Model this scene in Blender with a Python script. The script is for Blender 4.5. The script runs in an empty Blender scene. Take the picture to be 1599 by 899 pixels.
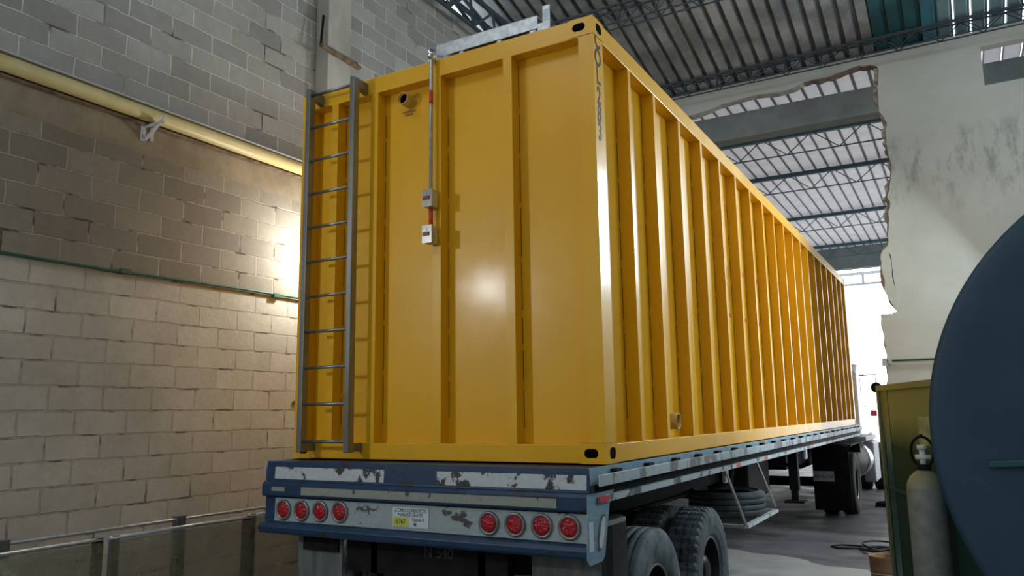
import bpy, bmesh, math, random
from mathutils import Vector, Matrix
random.seed(7)
PI = math.pi
S = bpy.context.scene
COL = S.collection

# ------------------------------------------------------------------ camera, world, lights, exposure
cam = bpy.data.cameras.new('camera')
cam.sensor_width = 36.0
cam.lens = 27.40
cam.clip_end = 400
co = bpy.data.objects.new('camera', cam)
COL.objects.link(co)
co.location = (1.7946, -4.1854, 1.6917)
co.rotation_euler = (1.73109868, 0.0146623712, 0.522583498)
S.camera = co

S.view_settings.view_transform = 'Standard'
S.view_settings.look = 'None'
S.view_settings.gamma = 1
S.view_settings.use_curve_mapping = False
S.view_settings.exposure = 0.0

W = bpy.data.worlds.new('world')
S.world = W
W.use_nodes = True
bg = W.node_tree.nodes['Background']
bg.inputs[0].default_value = (0.90, 0.96, 1.0, 1)
bg.inputs[1].default_value = 3.6


def area(name, loc, target, sx, sy, power, col):
    l = bpy.data.lights.new(name, 'AREA')
    l.shape = 'RECTANGLE'
    l.size = sx
    l.size_y = sy
    l.energy = power
    l.color = col
    o = bpy.data.objects.new(name, l)
    COL.objects.link(o)
    o.location = loc
    d = Vector(target) - Vector(loc)
    o.rotation_euler = d.to_track_quat('-Z', 'Y').to_euler()
    return o


# work lamp fixed high on the left wall behind the photographer, daylight from the bays at the right,
# bay lamp by the cross wall, work lamp in the gap behind the container
area('lamp_left_wall', (-3.62, -4.5, 3.36), (-0.8, 0, 2.4), 0.34, 0.30, 46, (0.93, 0.97, 1.0))
area('daylight_right_bay', (6.9, 4.3, 3.9), (-0.5, 3.2, 2.3), 5.0, 3.4, 230, (0.84, 0.94, 1.0))
area('fill_back', (0.5, -8.4, 4.2), (-1.5, 0, 2.6), 5.0, 3.0, 36, (1.0, 0.98, 0.94))  # unseen fill light, added to brighten the container's rear face
area('lamp_cross_wall', (2.95, 6.8, 4.52), (0, 1.2, 2.6), 0.6, 1.6, 210, (0.84, 0.94, 1.0))
gl = bpy.data.lights.new('work_lamp_gap', 'POINT')
gl.energy = 75
gl.color = (1.0, 0.96, 0.86)
gl.shadow_soft_size = 0.05
glo = bpy.data.objects.new('work_lamp_gap', gl)
COL.objects.link(glo)
glo.location = (-3.42, 1.42, 3.28)


# ------------------------------------------------------------------ materials
def mat(name, col=(0.5, 0.5, 0.5), rough=0.6, metal=0.0, coat=0.0, spec=0.5):
    m = bpy.data.materials.new(name)
    m.use_nodes = True
    b = m.node_tree.nodes['Principled BSDF']
    b.inputs['Base Color'].default_value = (*col, 1)
    b.inputs['Roughness'].default_value = rough
    b.inputs['Metallic'].default_value = metal
    b.inputs['Coat Weight'].default_value = coat
    b.inputs['Specular IOR Level'].default_value = spec
    return m


class N:
    """small node helper"""
    def __init__(s, m):
        s.m = m
        s.t = m.node_tree
        s.b = s.t.nodes['Principled BSDF']
        s.geo = None

    def pos(s):
        if s.geo is None:
            s.geo = s.t.nodes.new('ShaderNodeNewGeometry')
        return s.geo.outputs['Position']

    def mapping(s, scale=(1, 1, 1), rot=(0, 0, 0), loc=(0, 0, 0), src=None):
        n = s.t.nodes.new('ShaderNodeMapping')
        n.inputs['Scale'].default_value = scale
        n.inputs['Rotation'].default_value = rot
        n.inputs['Location'].default_value = loc
        s.t.links.new(src or s.pos(), n.inputs[0])
        return n.outputs[0]

    def noise(s, scale, detail=4, rough=0.55, vec=None, dist=0.0):
        n = s.t.nodes.new('ShaderNodeTexNoise')
        n.inputs['Scale'].default_value = scale
        n.inputs['Detail'].default_value = detail
        n.inputs['Roughness'].default_value = rough
        n.inputs['Distortion'].default_value = dist
        s.t.links.new(vec or s.pos(), n.inputs['Vector'])
        return n.outputs['Fac']

    def ramp(s, fac, stops, interp='LINEAR'):
        n = s.t.nodes.new('ShaderNodeValToRGB')
        n.color_ramp.interpolation = interp
        e = n.color_ramp.elements
        while len(e) > 1:
            e.remove(e[0])
        e[0].position = stops[0][0]
        e[0].color = (*stops[0][1], 1) if not isinstance(stops[0][1], (int, float)) else (stops[0][1],) * 3 + (1,)
        for p, c in stops[1:]:
            k = e.new(p)
            k.color = (*c, 1) if not isinstance(c, (int, float)) else (c, c, c, 1)
        s.t.links.new(fac, n.inputs[0])
        return n.outputs[0]

    def mix(s, fac, a, b, mode='MIX'):
        n = s.t.nodes.new('ShaderNodeMix')
        n.data_type = 'RGBA'
        n.blend_type = mode
        if isinstance(fac, (int, float)):
            n.inputs[0].default_value = fac
        else:
            s.t.links.new(fac, n.inputs[0])
        for sock, v in ((6, a), (7, b)):
            if isinstance(v, tuple):
                n.inputs[sock].default_value = (*v, 1)
            else:
                s.t.links.new(v, n.inputs[sock])
        return n.outputs[2]

    def math(s, op, a, b=0.0, clamp=False):
        n = s.t.nodes.new('ShaderNodeMath')
        n.operation = op
        n.use_clamp = clamp
        for i, v in enumerate((a, b)):
            if isinstance(v, (int, float)):
                n.inputs[i].default_value = v
            else:
                s.t.links.new(v, n.inputs[i])
        return n.outputs[0]

    def sep(s, vec=None):
        n = s.t.nodes.new('ShaderNodeSeparateXYZ')
        s.t.links.new(vec or s.pos(), n.inputs[0])
        return n.outputs

    def color(s, c):
        s.t.links.new(c, s.b.inputs['Base Color'])

    def rough(s, c):
        s.t.links.new(c, s.b.inputs['Roughness'])

    def bump(s, h, strength=0.3, dist=0.02):
        n = s.t.nodes.new('ShaderNodeBump')
        n.inputs['Strength'].default_value = strength
        n.inputs['Distance'].default_value = dist
        s.t.links.new(h, n.inputs['Height'])
        s.t.links.new(n.outputs[0], s.b.inputs['Normal'])


def noisy(name, c1, c2, scale, rough=0.6, metal=0.0, bump=0.0, lo=0.35, hi=0.65, bscale=None, stretch=(1, 1, 1), coat=0.0):
    m = mat(name, c1, rough, metal, coat)
    n = N(m)
    v = n.mapping(stretch)
    f = n.noise(scale, vec=v)
    n.color(n.ramp(f, [(lo, c1), (hi, c2)]))
    if max(c1) < 0.01: n.b.inputs['Specular IOR Level'].default_value = 0.15
    if bump:
        n.bump(n.noise(bscale or scale * 3, vec=v), bump, 0.01)
    return m


M = {}
# yellow gloss paint with sheet waviness
m = mat('yellow_paint', (0.72, 0.395, 0.012), 0.30, 0, 0.22, 0.4)
m.node_tree.nodes['Principled BSDF'].inputs['Coat Roughness'].default_value = 0.16
n = N(m)
f = n.noise(1.3, 3)
n.color(n.ramp(f, [(0.3, (0.70, 0.360, 0.004)), (0.7, (0.76, 0.405, 0.006))]))
n.rough(n.ramp(n.noise(6, 4), [(0.3, 0.33), (0.7, 0.45)]))
n.bump(n.noise(1.6, 1, 0.4, vec=n.mapping((1, 1, 0.55))), 0.35, 0.035)
M['yellow'] = m
M['yellow_worn'] = noisy('yellow_nozzle_paint', (0.62, 0.36, 0.03), (0.45, 0.28, 0.08), 30, 0.4)
M['seam'] = mat('dark_weld_seam', (0.10, 0.045, 0.006), 0.8)
M['black'] = mat('black_paint', (0.008, 0.008, 0.01), 0.5)
M['void'] = mat('dark_hollow', (0.003, 0.003, 0.004), 0.95, spec=0.05)  # near-black paints the shade of deep holes into shallow recesses
M['letter'] = mat('black_letter_paint', (0.02, 0.015, 0.01), 0.5)
M['brown_letter'] = mat('brown_marking', (0.16, 0.07, 0.01), 0.6)
M['steel'] = noisy('brushed_steel', (0.20, 0.21, 0.215), (0.31, 0.32, 0.325), 12, 0.36, 0.85, stretch=(1, 1, 0.1))
M['galv'] = noisy('galvanized_steel', (0.38, 0.41, 0.42), (0.55, 0.58, 0.60), 22, 0.42, 0.7)
M['chrome'] = mat('polished_metal', (0.7, 0.71, 0.72), 0.18, 1.0)
M['red_tape'] = mat('red_tape', (0.55, 0.05, 0.015), 0.4)
M['dark_red'] = mat('dark_red_tape', (0.22, 0.01, 0.02), 0.4)
# scuffed blue paint
m = mat('scuffed_blue_paint', (0.02, 0.08, 0.2), 0.42)
n = N(m)
f = n.noise(5, 6, 0.65, vec=n.mapping((1, 1, 2.2)))
base = n.ramp(f, [(0.36, (0.004, 0.024, 0.066)), (0.56, (0.005, 0.038, 0.100)), (0.63, (0.012, 0.018, 0.028)), (0.70, (0.018, 0.014, 0.014))])
f2 = n.noise(34, 5, 0.7, vec=n.mapping((0.35, 1, 2.5)))
base = n.mix(n.ramp(f2, [(0.68, 0.0), (0.73, 0.7)]), base, (0.20, 0.27, 0.32))
n.color(base)
n.bump(n.noise(7, 3), 0.25, 0.01)
M['blue'] = m
m = mat('pale_blue_scuffed_paint', (0.2, 0.35, 0.48), 0.45)
n = N(m)
f = n.noise(6, 6, 0.65, vec=n.mapping((1, 0.5, 2)))
n.color(n.ramp(f, [(0.35, (0.13, 0.27, 0.40)), (0.55, (0.22, 0.34, 0.42)), (0.66, (0.16, 0.13, 0.14)), (0.74, (0.05, 0.05, 0.06))]))
M['pale_blue'] = m


def peeled(name, col, dark, scale, thr, stretch=(1, 1, 1), rough=0.5):
    m = mat(name, col, rough)
    n = N(m)
    f = n.noise(scale, 6, 0.62, vec=n.mapping(stretch))
    g = n.noise(scale * 6, 4, 0.6, vec=n.mapping(stretch))
    c = n.mix(n.ramp(g, [(0.35, 0.0), (0.7, 0.55)]), col, tuple(x * 0.72 for x in col))
    c = n.mix(n.ramp(f, [(thr - 0.015, 0.0), (thr + 0.015, 1.0)]), c, dark)
    n.color(c)
    return m


M['tape_white'] = peeled('peeling_white_reflective_tape', (0.46, 0.51, 0.54), (0.030, 0.024, 0.026), 6.5, 0.555, (1.3, 1, 1.0))
M['tape_beige'] = peeled('faded_beige_tape', (0.27, 0.28, 0.25), (0.05, 0.06, 0.07), 9, 0.62, (1, 1, 0.6))
M['panel_grey'] = peeled('grey_painted_light_panel', (0.31, 0.37, 0.39), (0.05, 0.045, 0.05), 3.6, 0.60, (1, 1, 1.6))
M['rail_grey'] = peeled('scraped_grey_rail', (0.38, 0.46, 0.50), (0.16, 0.16, 0.17), 5, 0.53, (1, 0.9, 0.4))
M['flange'] = peeled('peeling_white_flange_paint', (0.42, 0.50, 0.54), (0.07, 0.09, 0.11), 4, 0.55, (1, 1, 1))
M['lens'] = mat('red_lamp_lens', (0.33, 0.003, 0.012), 0.3)
n = N(M['lens'])
vv = n.t.nodes.new('ShaderNodeTexVoronoi')
vv.inputs['Scale'].default_value = 70
n.t.links.new(n.pos(), vv.inputs['Vector'])
n.bump(vv.outputs['Distance'], 0.6, 0.01)
M['ring'] = noisy('dirty_chrome_ring', (0.30, 0.31, 0.31), (0.16, 0.16, 0.16), 30, 0.35, 0.6)
M['lens_clear'] = mat('clear_marker_lens', (0.62, 0.68, 0.70), 0.25)
M['sign_white'] = mat('white_sign', (0.52, 0.60, 0.62), 0.5)
M['sign_yellow'] = mat('yellow_sign', (0.50, 0.50, 0.05), 0.5)
M['sign_ink'] = mat('dark_sign_ink', (0.02, 0.03, 0.05), 0.6)
M['grime'] = mat('dim_grey_marking', (0.05, 0.05, 0.052), 0.8)
M['chassis'] = noisy('grimy_black_chassis', (0.006, 0.006, 0.007), (0.013, 0.012, 0.012), 9, 0.7)
M['flap'] = noisy('grey_rubber_flap', (0.13, 0.145, 0.15), (0.07, 0.075, 0.08), 5, 0.6, stretch=(3, 3, 0.4))
M['flap_dark'] = noisy('dark_rubber_flap', (0.010, 0.013, 0.016), (0.022, 0.026, 0.030), 6, 0.28)
m = mat('tyre_rubber', (0.03, 0.035, 0.04), 0.75)
n = N(m)
n.color(n.ramp(n.noise(7, 6, 0.65), [(0.33, (0.035, 0.042, 0.048)), (0.5, (0.11, 0.14, 0.155)), (0.7, (0.17, 0.205, 0.22))]))
n.bump(n.noise(40, 4), 0.2, 0.01)
M['tyre'] = m
M['tyre_spare'] = noisy('dusty_spare_rubber', (0.02, 0.027, 0.032), (0.06, 0.078, 0.088), 7, 0.8)
M['tyre_dark'] = noisy('dark_tyre_rubber', (0.015, 0.016, 0.018), (0.03, 0.032, 0.035), 9, 0.8)
M['rim'] = mat('dark_rim', (0.02, 0.021, 0.024), 0.5, 0.3)
M['rim_lip'] = mat('worn_rim_lip', (0.30, 0.33, 0.35), 0.4, 0.6)
M['deckwood'] = noisy('dirty_deck_boards', (0.03, 0.028, 0.026), (0.06, 0.052, 0.044), 8, 0.8, stretch=(0.5, 4, 1))
M['bracket_white'] = peeled('chipped_white_bar', (0.42, 0.47, 0.49), (0.06, 0.06, 0.06), 9, 0.60)

# concrete block wall: grey blocks above the yellow pipe, brown-grey in between, white paint below the green pipe
m = mat('block_wall', (0.4, 0.4, 0.38), 0.85)
n = N(m)
X, Y, Z = n.sep()
comb = n.t.nodes.new('ShaderNodeCombineXYZ')
wob = n.math('MULTIPLY', n.math('SUBTRACT', n.noise(1.6, 3), 0.5), 0.026)
wob2 = n.math('MULTIPLY', n.math('SUBTRACT', n.noise(9, 3), 0.5), 0.022)
n.t.links.new(n.math('ADD', Y, wob2), comb.inputs[0])
n.t.links.new(n.math('ADD', n.math('ADD', Z, wob), wob2), comb.inputs[1])
bk = n.t.nodes.new('ShaderNodeTexBrick')
bk.inputs['Scale'].default_value = 1.0
bk.inputs['Brick Width'].default_value = 0.405
bk.inputs['Row Height'].default_value = 0.176
bk.inputs['Mortar Size'].default_value = 0.0085
bk.inputs['Mortar Smooth'].default_value = 0.35
bk.inputs['Bias'].default_value = 0.0
bk.inputs['Color1'].default_value = (1, 1, 1, 1)
bk.inputs['Color2'].default_value = (0, 0, 0, 1)
bk.inputs['Mortar'].default_value = (0.5, 0.5, 0.5, 1)
n.t.links.new(comb.outputs[0], bk.inputs['Vector'])
tone = bk.outputs['Color']
fac = bk.outputs['Fac']
up = n.mix(tone, (0.38, 0.385, 0.365), (0.24, 0.24, 0.23))
up = n.mix(fac, up, n.ramp(n.noise(1.8, 3), [(0.58, (0.56, 0.55, 0.51)), (0.66, (0.10, 0.095, 0.085))]))
mid = n.mix(tone, (0.30, 0.28, 0.24), (0.20, 0.185, 0.155))
mid = n.mix(fac, mid, n.ramp(n.noise(4, 3), [(0.54, (0.40, 0.37, 0.30)), (0.62, (0.07, 0.06, 0.05))]))
low = n.mix(tone, (0.60, 0.595, 0.545), (0.51, 0.505, 0.46))
low = n.mix(fac, low, n.ramp(n.noise(5, 3), [(0.52, (0.50, 0.48, 0.42)), (0.64, (0.15, 0.135, 0.11))]))
beam = n.ramp(n.noise(3, 5, 0.65), [(0.35, (0.24, 0.205, 0.145)), (0.65, (0.36, 0.31, 0.225))])
edge_n = n.math('MULTIPLY', n.math('SUBTRACT', n.noise(4, 4), 0.5), 0.10)
ze = n.math('ADD', Z, edge_n)
c = n.mix(n.math('GREATER_THAN', Z, 2.81), low, mid)
c = n.mix(n.math('GREATER_THAN', ze, 3.82), c, beam)
c = n.mix(n.math('GREATER_THAN', Z, 4.10), c, up)
c = n.mix(n.ramp(n.noise(14, 6, 0.7), [(0.3, 0.16), (0.7, 0.0)]), c, (0.06, 0.055, 0.05))
c = n.mix(n.ramp(n.noise(1.1, 4, 0.6), [(0.4, 0.0), (0.75, 0.32)]), c, (0.12, 0.10, 0.08))
n.color(c)
ib = n.math('SUBTRACT', 1.0, n.math('MULTIPLY', fac, n.math('SUBTRACT', 1.0, n.math('MULTIPLY', n.math('LESS_THAN', ze, 4.1), n.math('GREATER_THAN', ze, 3.82)))))
h = n.math('ADD', ib, n.math('MULTIPLY', n.noise(28, 5, 0.7), 0.35))
n.bump(h, 1.0, 0.012)
M['block'] = m

m = mat('stained_plaster', (0.5, 0.53, 0.5), 0.85)
n = N(m)
v = n.mapping((1, 1, 0.35))
c = n.ramp(n.noise(1.2, 5, 0.6), [(0.3, (0.42, 0.44, 0.41)), (0.7, (0.52, 0.54, 0.51))])
X, Y, Z = n.sep()
band = n.math('MULTIPLY', n.ramp(n.math('DIVIDE', Z, 8.0), [(0.50, 0.0), (0.60, 1.0), (0.665, 0.9), (0.69, 0.0)]), n.ramp(n.noise(7, 6, 0.7, vec=v), [(0.50, 0.0), (0.64, 0.55)]))
c = n.mix(band, c, (0.16, 0.17, 0.165))
c = n.mix(n.ramp(n.noise(16, 5, 0.7), [(0.66, 0.0), (0.74, 0.35)]), c, (0.2, 0.2, 0.18))
n.color(c)
n.bump(n.noise(5, 5), 0.25, 0.02)
M['plaster'] = m
M['rubble'] = noisy('broken_block_edge', (0.17, 0.145, 0.12), (0.42, 0.39, 0.35), 11, 0.95, bump=0.9, bscale=16)
M['rubble_red'] = noisy('broken_red_brick', (0.13, 0.10, 0.09), (0.24, 0.17, 0.155), 9, 0.95, bump=0.8, bscale=16)
M['rubble_grey'] = noisy('broken_grey_plaster', (0.24, 0.24, 0.22), (0.36, 0.37, 0.35), 9, 0.95, bump=0.8, bscale=16)
M['concrete'] = noisy('column_concrete', (0.30, 0.295, 0.26), (0.44, 0.43, 0.385), 4, 0.9, bump=0.3, stretch=(1, 1, 0.4))
M['lintel'] = noisy('painted_concrete_lintel', (0.15, 0.185, 0.19), (0.21, 0.245, 0.245), 3, 0.85, bump=0.15)
M['roof'] = noisy('weathered_roof_sheet', (0.19, 0.205, 0.22), (0.38, 0.405, 0.425), 1.6, 0.45, 0.35, lo=0.38, hi=0.62)
M['roof_far'] = noisy('pale_translucent_roof_sheet', (0.42, 0.40, 0.42), (0.58, 0.56, 0.57), 2.2, 0.5, 0.0)
nt_ = M['roof_far'].node_tree
tr_ = nt_.nodes.new('ShaderNodeBsdfTranslucent'); tr_.inputs[0].default_value = (0.80, 0.77, 0.80, 1)
mx_ = nt_.nodes.new('ShaderNodeMixShader'); mx_.inputs[0].default_value = 0.085
nt_.links.new(nt_.nodes['Principled BSDF'].outputs[0], mx_.inputs[1]); nt_.links.new(tr_.outputs[0], mx_.inputs[2])
nt_.links.new(mx_.outputs[0], nt_.nodes['Material Output'].inputs[0])
M['roof_ridge'] = noisy('shaded_roof_ridge', (0.08, 0.09, 0.10), (0.17, 0.18, 0.195), 2.5, 0.5, 0.3)  # darker tone paints the shading of the corrugation onto the ridges
M['roof_blue'] = noisy('bluish_roof_sheet', (0.10, 0.17, 0.21), (0.18, 0.28, 0.33), 2.5, 0.5)
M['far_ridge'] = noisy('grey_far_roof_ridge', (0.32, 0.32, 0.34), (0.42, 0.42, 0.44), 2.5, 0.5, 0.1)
M['roof_teal'] = noisy('teal_roof_sheet', (0.008, 0.055, 0.072), (0.012, 0.085, 0.10), 3, 0.5)
M['truss'] = noisy('dark_truss_paint', (0.02, 0.03, 0.04), (0.04, 0.06, 0.075), 8, 0.6)
M['truss_blue'] = noisy('blue_green_purlin_paint', (0.03, 0.085, 0.11), (0.05, 0.12, 0.15), 8, 0.6)

m = mat('concrete_floor', (0.2, 0.2, 0.2), 0.7)
n = N(m)
X, Y, Z = n.sep()
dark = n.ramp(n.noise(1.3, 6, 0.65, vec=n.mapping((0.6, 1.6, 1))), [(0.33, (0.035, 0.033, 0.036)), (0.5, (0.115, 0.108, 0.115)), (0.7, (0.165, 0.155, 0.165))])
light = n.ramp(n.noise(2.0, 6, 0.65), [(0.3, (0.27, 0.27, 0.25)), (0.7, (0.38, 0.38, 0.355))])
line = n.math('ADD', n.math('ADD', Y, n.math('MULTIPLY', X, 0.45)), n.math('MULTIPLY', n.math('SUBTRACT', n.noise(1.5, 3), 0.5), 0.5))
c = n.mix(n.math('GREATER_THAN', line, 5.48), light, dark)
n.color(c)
n.rough(n.ramp(n.noise(2, 4), [(0.3, 0.45), (0.7, 0.8)]))
n.bump(n.noise(10, 5), 0.2, 0.01)
M['floor'] = m
M['ground'] = noisy('outdoor_ground', (0.42, 0.41, 0.40), (0.52, 0.51, 0.5), 1.0, 0.9)

M['navy'] = noisy('matte_navy_primer', (0.010, 0.042, 0.080), (0.014, 0.052, 0.096), 3, 0.55)
m = mat('green_panel_with_reflection', (0.05, 0.2, 0.15), 0.75, spec=0.25)
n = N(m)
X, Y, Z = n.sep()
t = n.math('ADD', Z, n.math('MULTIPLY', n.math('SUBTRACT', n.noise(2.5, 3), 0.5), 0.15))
c = n.ramp(n.math('DIVIDE', t, 2.0), [(0.69, (0.006, 0.042, 0.032)), (0.81, (0.23, 0.28, 0.14))])  # olive upper tone paints in the reflection of the yellow container and wall
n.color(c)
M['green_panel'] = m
M['green_trim'] = mat('olive_trim_paint', (0.16, 0.20, 0.13), 0.55)
M['paper'] = noisy('faded_greenish_paper', (0.16, 0.24, 0.15), (0.38, 0.46, 0.34), 9, 0.7)
M['teal_strip'] = mat('dark_teal_paint', (0.015, 0.075, 0.085), 0.4)
M['bottle'] = noisy('scuffed_grey_cylinder_paint', (0.17, 0.20, 0.20), (0.24, 0.27, 0.26), 14, 0.5)
M['bottle_top'] = mat('olive_shoulder_paint', (0.22, 0.25, 0.17), 0.5)
M['green_pipe'] = noisy('green_pipe_paint', (0.012, 0.085, 0.06), (0.025, 0.12, 0.085), 10, 0.5)
M['yellow_pipe'] = noisy('dusty_yellow_pipe', (0.46, 0.39, 0.17), (0.55, 0.48, 0.25), 3, 0.5)
M['rust'] = noisy('rusty_tin', (0.18, 0.075, 0.03), (0.34, 0.20, 0.11), 9, 0.75)
M['wood'] = noisy('rotten_wood', (0.09, 0.058, 0.035), (0.21, 0.15, 0.10), 14, 0.9, bump=0.6)
M['cable'] = mat('black_rubber_cable', (0.015, 0.015, 0.018), 0.6)
M['white_paint'] = mat('white_truck_paint', (0.88, 0.89, 0.9), 0.3, 0, 0.4)
M['glass_dark'] = mat('dark_glass', (0.03, 0.04, 0.05), 0.1)
M['alu'] = mat('polished_aluminium', (0.75, 0.76, 0.78), 0.25, 1.0)
M['grey_paint'] = mat('grey_truck_paint', (0.42, 0.43, 0.47), 0.5)
M['red_small'] = mat('red_reflector', (0.6, 0.05, 0.06), 0.4)
M['cloth'] = mat('dark_trouser_cloth', (0.03, 0.035, 0.05), 0.9)
M['shoe'] = mat('black_shoe_leather', (0.01, 0.01, 0.012), 0.45)
# plastic film
m = mat('plastic_film', (0.36, 0.36, 0.27), 0.22)
n = N(m)
n.color(n.ramp(n.noise(3, 5, 0.7, vec=n.mapping((1, 1, 1), (0.5, 0, 0))), [(0.3, (0.16, 0.15, 0.10)), (0.62, (0.24, 0.23, 0.165)), (0.74, (0.55, 0.56, 0.5))]))
n.b.inputs['Alpha'].default_value = 0.70
n.bump(n.noise(5, 5, 0.6, vec=n.mapping((1, 1, 2.5), (0.7, 0, 0)), dist=1.0), 0.8, 0.03)
M['film'] = m


# ------------------------------------------------------------------ mesh helper
class MB:
    def __init__(s):
        s.bm = bmesh.new()
        s.mi = 0

    def _faces(s, fs):
        for f in fs:
            f.material_index = s.mi

    def box(s, x0, x1, y0, y1, z0, z1):
        v = [s.bm.verts.new((x, y, z)) for x in (x0, x1) for y in (y0, y1) for z in (z0, z1)]
        q = [(0, 1, 3, 2), (4, 6, 7, 5), (0, 4, 5, 1), (2, 3, 7, 6), (0, 2, 6, 4), (1, 5, 7, 3)]
        s._faces([s.bm.faces.new([v[i] for i in k]) for k in q])
        return s

    def bar(s, a, b, w, h, upv=(0, 0, 1)):
        a = Vector(a); b = Vector(b)
        d = (b - a).normalized()
        u = Vector(upv)
        if abs(d.dot(u)) > 0.95:
            u = Vector((0, 1, 0))
        sx = d.cross(u).normalized() * w / 2
        sy = sx.cross(d).normalized() * h / 2
        v = []
        for p in (a, b):
            for i, j in ((-1, -1), (1, -1), (1, 1), (-1, 1)):
                v.append(s.bm.verts.new(p + sx * i + sy * j))
        q = [(0, 1, 2, 3), (7, 6, 5, 4), (0, 4, 5, 1), (1, 5, 6, 2), (2, 6, 7, 3), (3, 7, 4, 0)]
        s._faces([s.bm.faces.new([v[i] for i in k]) for k in q])
        return s

    def tube(s, pts, r, seg=10, caps=True):
        pts = [Vector(p) for p in pts]
        rs = r if isinstance(r, (list, tuple)) else [r] * len(pts)
        rings = []
        ref = None
        for i, p in enumerate(pts):
            if i == 0:
                d = pts[1] - pts[0]
            elif i == len(pts) - 1:
                d = pts[-1] - pts[-2]
            else:
                d = (pts[i + 1] - p).normalized() + (p - pts[i - 1]).normalized()
            d.normalize()
            if ref is None:
                ref = Vector((0, 0, 1)) if abs(d.z) < 0.9 else Vector((1, 0, 0))
            u = (ref - d * ref.dot(d)).normalized()
            ref = u
            w = d.cross(u)
            rings.append([s.bm.verts.new(p + (u * math.cos(2 * PI * k / seg) + w * math.sin(2 * PI * k / seg)) * rs[i]) for k in range(seg)])
        fs = []
        for a, b in zip(rings, rings[1:]):
            for k in range(seg):
                f = s.bm.faces.new((a[k], a[(k + 1) % seg], b[(k + 1) % seg], b[k]))
                f.smooth = True
                fs.append(f)
        if caps:
            fs.append(s.bm.faces.new(list(reversed(rings[0]))))
            fs.append(s.bm.faces.new(rings[-1]))
        s._faces(fs)
        return s

    def lathe(s, prof, c, axis='z', seg=48, closed=False, smooth=True, a0=0, a1=2 * PI):
        """prof: list of (radius, along)"""
        c = Vector(c)
        full = abs(a1 - a0) > 6.28
        cnt = seg if full else seg + 1
        rings = []
        for r, t in prof:
            ring = []
            for k in range(cnt):
                a = a0 + (a1 - a0) * k / seg
                ca, sa = math.cos(a) * r, math.sin(a) * r
                p = {'z': (ca, sa, t), 'x': (t, ca, sa), 'y': (sa, t, ca)}[axis]
                ring.append(s.bm.verts.new(c + Vector(p)))
            rings.append(ring)
        pr = list(zip(rings, rings[1:]))
        if closed:
            pr.append((rings[-1], rings[0]))
        fs = []
        for a, b in pr:
            for k in range(seg):
                k2 = (k + 1) % cnt
                try:
                    f = s.bm.faces.new((a[k], a[k2], b[k2], b[k]))
                    f.smooth = smooth
                    fs.append(f)
                except ValueError:
                    pass
        if not closed and full:
            for ring, r in ((rings[0], prof[0][0]), (rings[-1], prof[-1][0])):
                if r > 1e-4:
                    pass
        s._faces(fs)
        return s

    def disc(s, c, r, axis='y', seg=32, ry=None):
        c = Vector(c)
        ry = ry or r
        vs = []
        for k in range(seg):
            a = 2 * PI * k / seg
            p = {'z': (math.cos(a) * r, math.sin(a) * ry, 0), 'x': (0, math.cos(a) * r, math.sin(a) * ry), 'y': (math.cos(a) * r, 0, math.sin(a) * ry)}[axis]
            vs.append(s.bm.verts.new(c + Vector(p)))
        s._faces([s.bm.faces.new(vs)])
        return s

    def prism(s, poly, axis, t0, t1):
        """poly: 2D outline, axis: extrusion axis"""
        def P(a, b, t):
            return {'y': (a, t, b), 'x': (t, a, b), 'z': (a, b, t)}[axis]
        A = [s.bm.verts.new(P(a, b, t0)) for a, b in poly]
        B = [s.bm.verts.new(P(a, b, t1)) for a, b in poly]
        k = len(poly)
        fs = [s.bm.faces.new(A), s.bm.faces.new(list(reversed(B)))]
        for i in range(k):
            fs.append(s.bm.faces.new((A[i], B[i], B[(i + 1) % k], A[(i + 1) % k])))
        s._faces(fs)
        return s

    def holed(s, origin, ux, uy, w, h, hw, hh, r, depth, cx=None, cy=None):
        """rectangular plate face with a rounded slot and the slot's inner walls; normal = ux x uy"""
        o = Vector(origin); ux = Vector(ux); uy = Vector(uy)
        nrm = ux.cross(uy).normalized()
        cx = w / 2 if cx is None else cx
        cy = h / 2 if cy is None else cy
        per = 6
        inner = []
        for (sx, sy, a0) in ((1, 1, 0), (-1, 1, PI / 2), (-1, -1, PI), (1, -1, 1.5 * PI)):
            for k in range(per + 1):
                a = a0 + PI / 2 * k / per
                inner.append((cx + sx * (hw / 2 - r) + math.cos(a) * r, cy + sy * (hh / 2 - r) + math.sin(a) * r))
        cnr = [(w, h), (0, h), (0, 0), (w, 0)]
        V = lambda p, d=0: s.bm.verts.new(o + ux * p[0] + uy * p[1] - nrm * d)
        iv = [V(p) for p in inner]
        cv = [V(p) for p in cnr]
        fs = []
        q = per + 1
        for i in range(4):
            for k in range(per):
                fs.append(s.bm.faces.new((cv[i], iv[i * q + k + 1], iv[i * q + k])))
            a = iv[i * q + per]; b = iv[(i * q + q) % (4 * q)]
            fs.append(s.bm.faces.new((cv[i], cv[(i + 1) % 4], b, a)))
        s._faces(fs)
        old = s.mi
        s.mi = 1
        dv = [V(p, depth) for p in inner]
        fs = [s.bm.faces.new((iv[k], iv[(k + 1) % len(iv)], dv[(k + 1) % len(iv)], dv[k])) for k in range(len(iv))]
        fs.append(s.bm.faces.new(dv))
        s._faces(fs)
        s.mi = old
        return s

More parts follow.
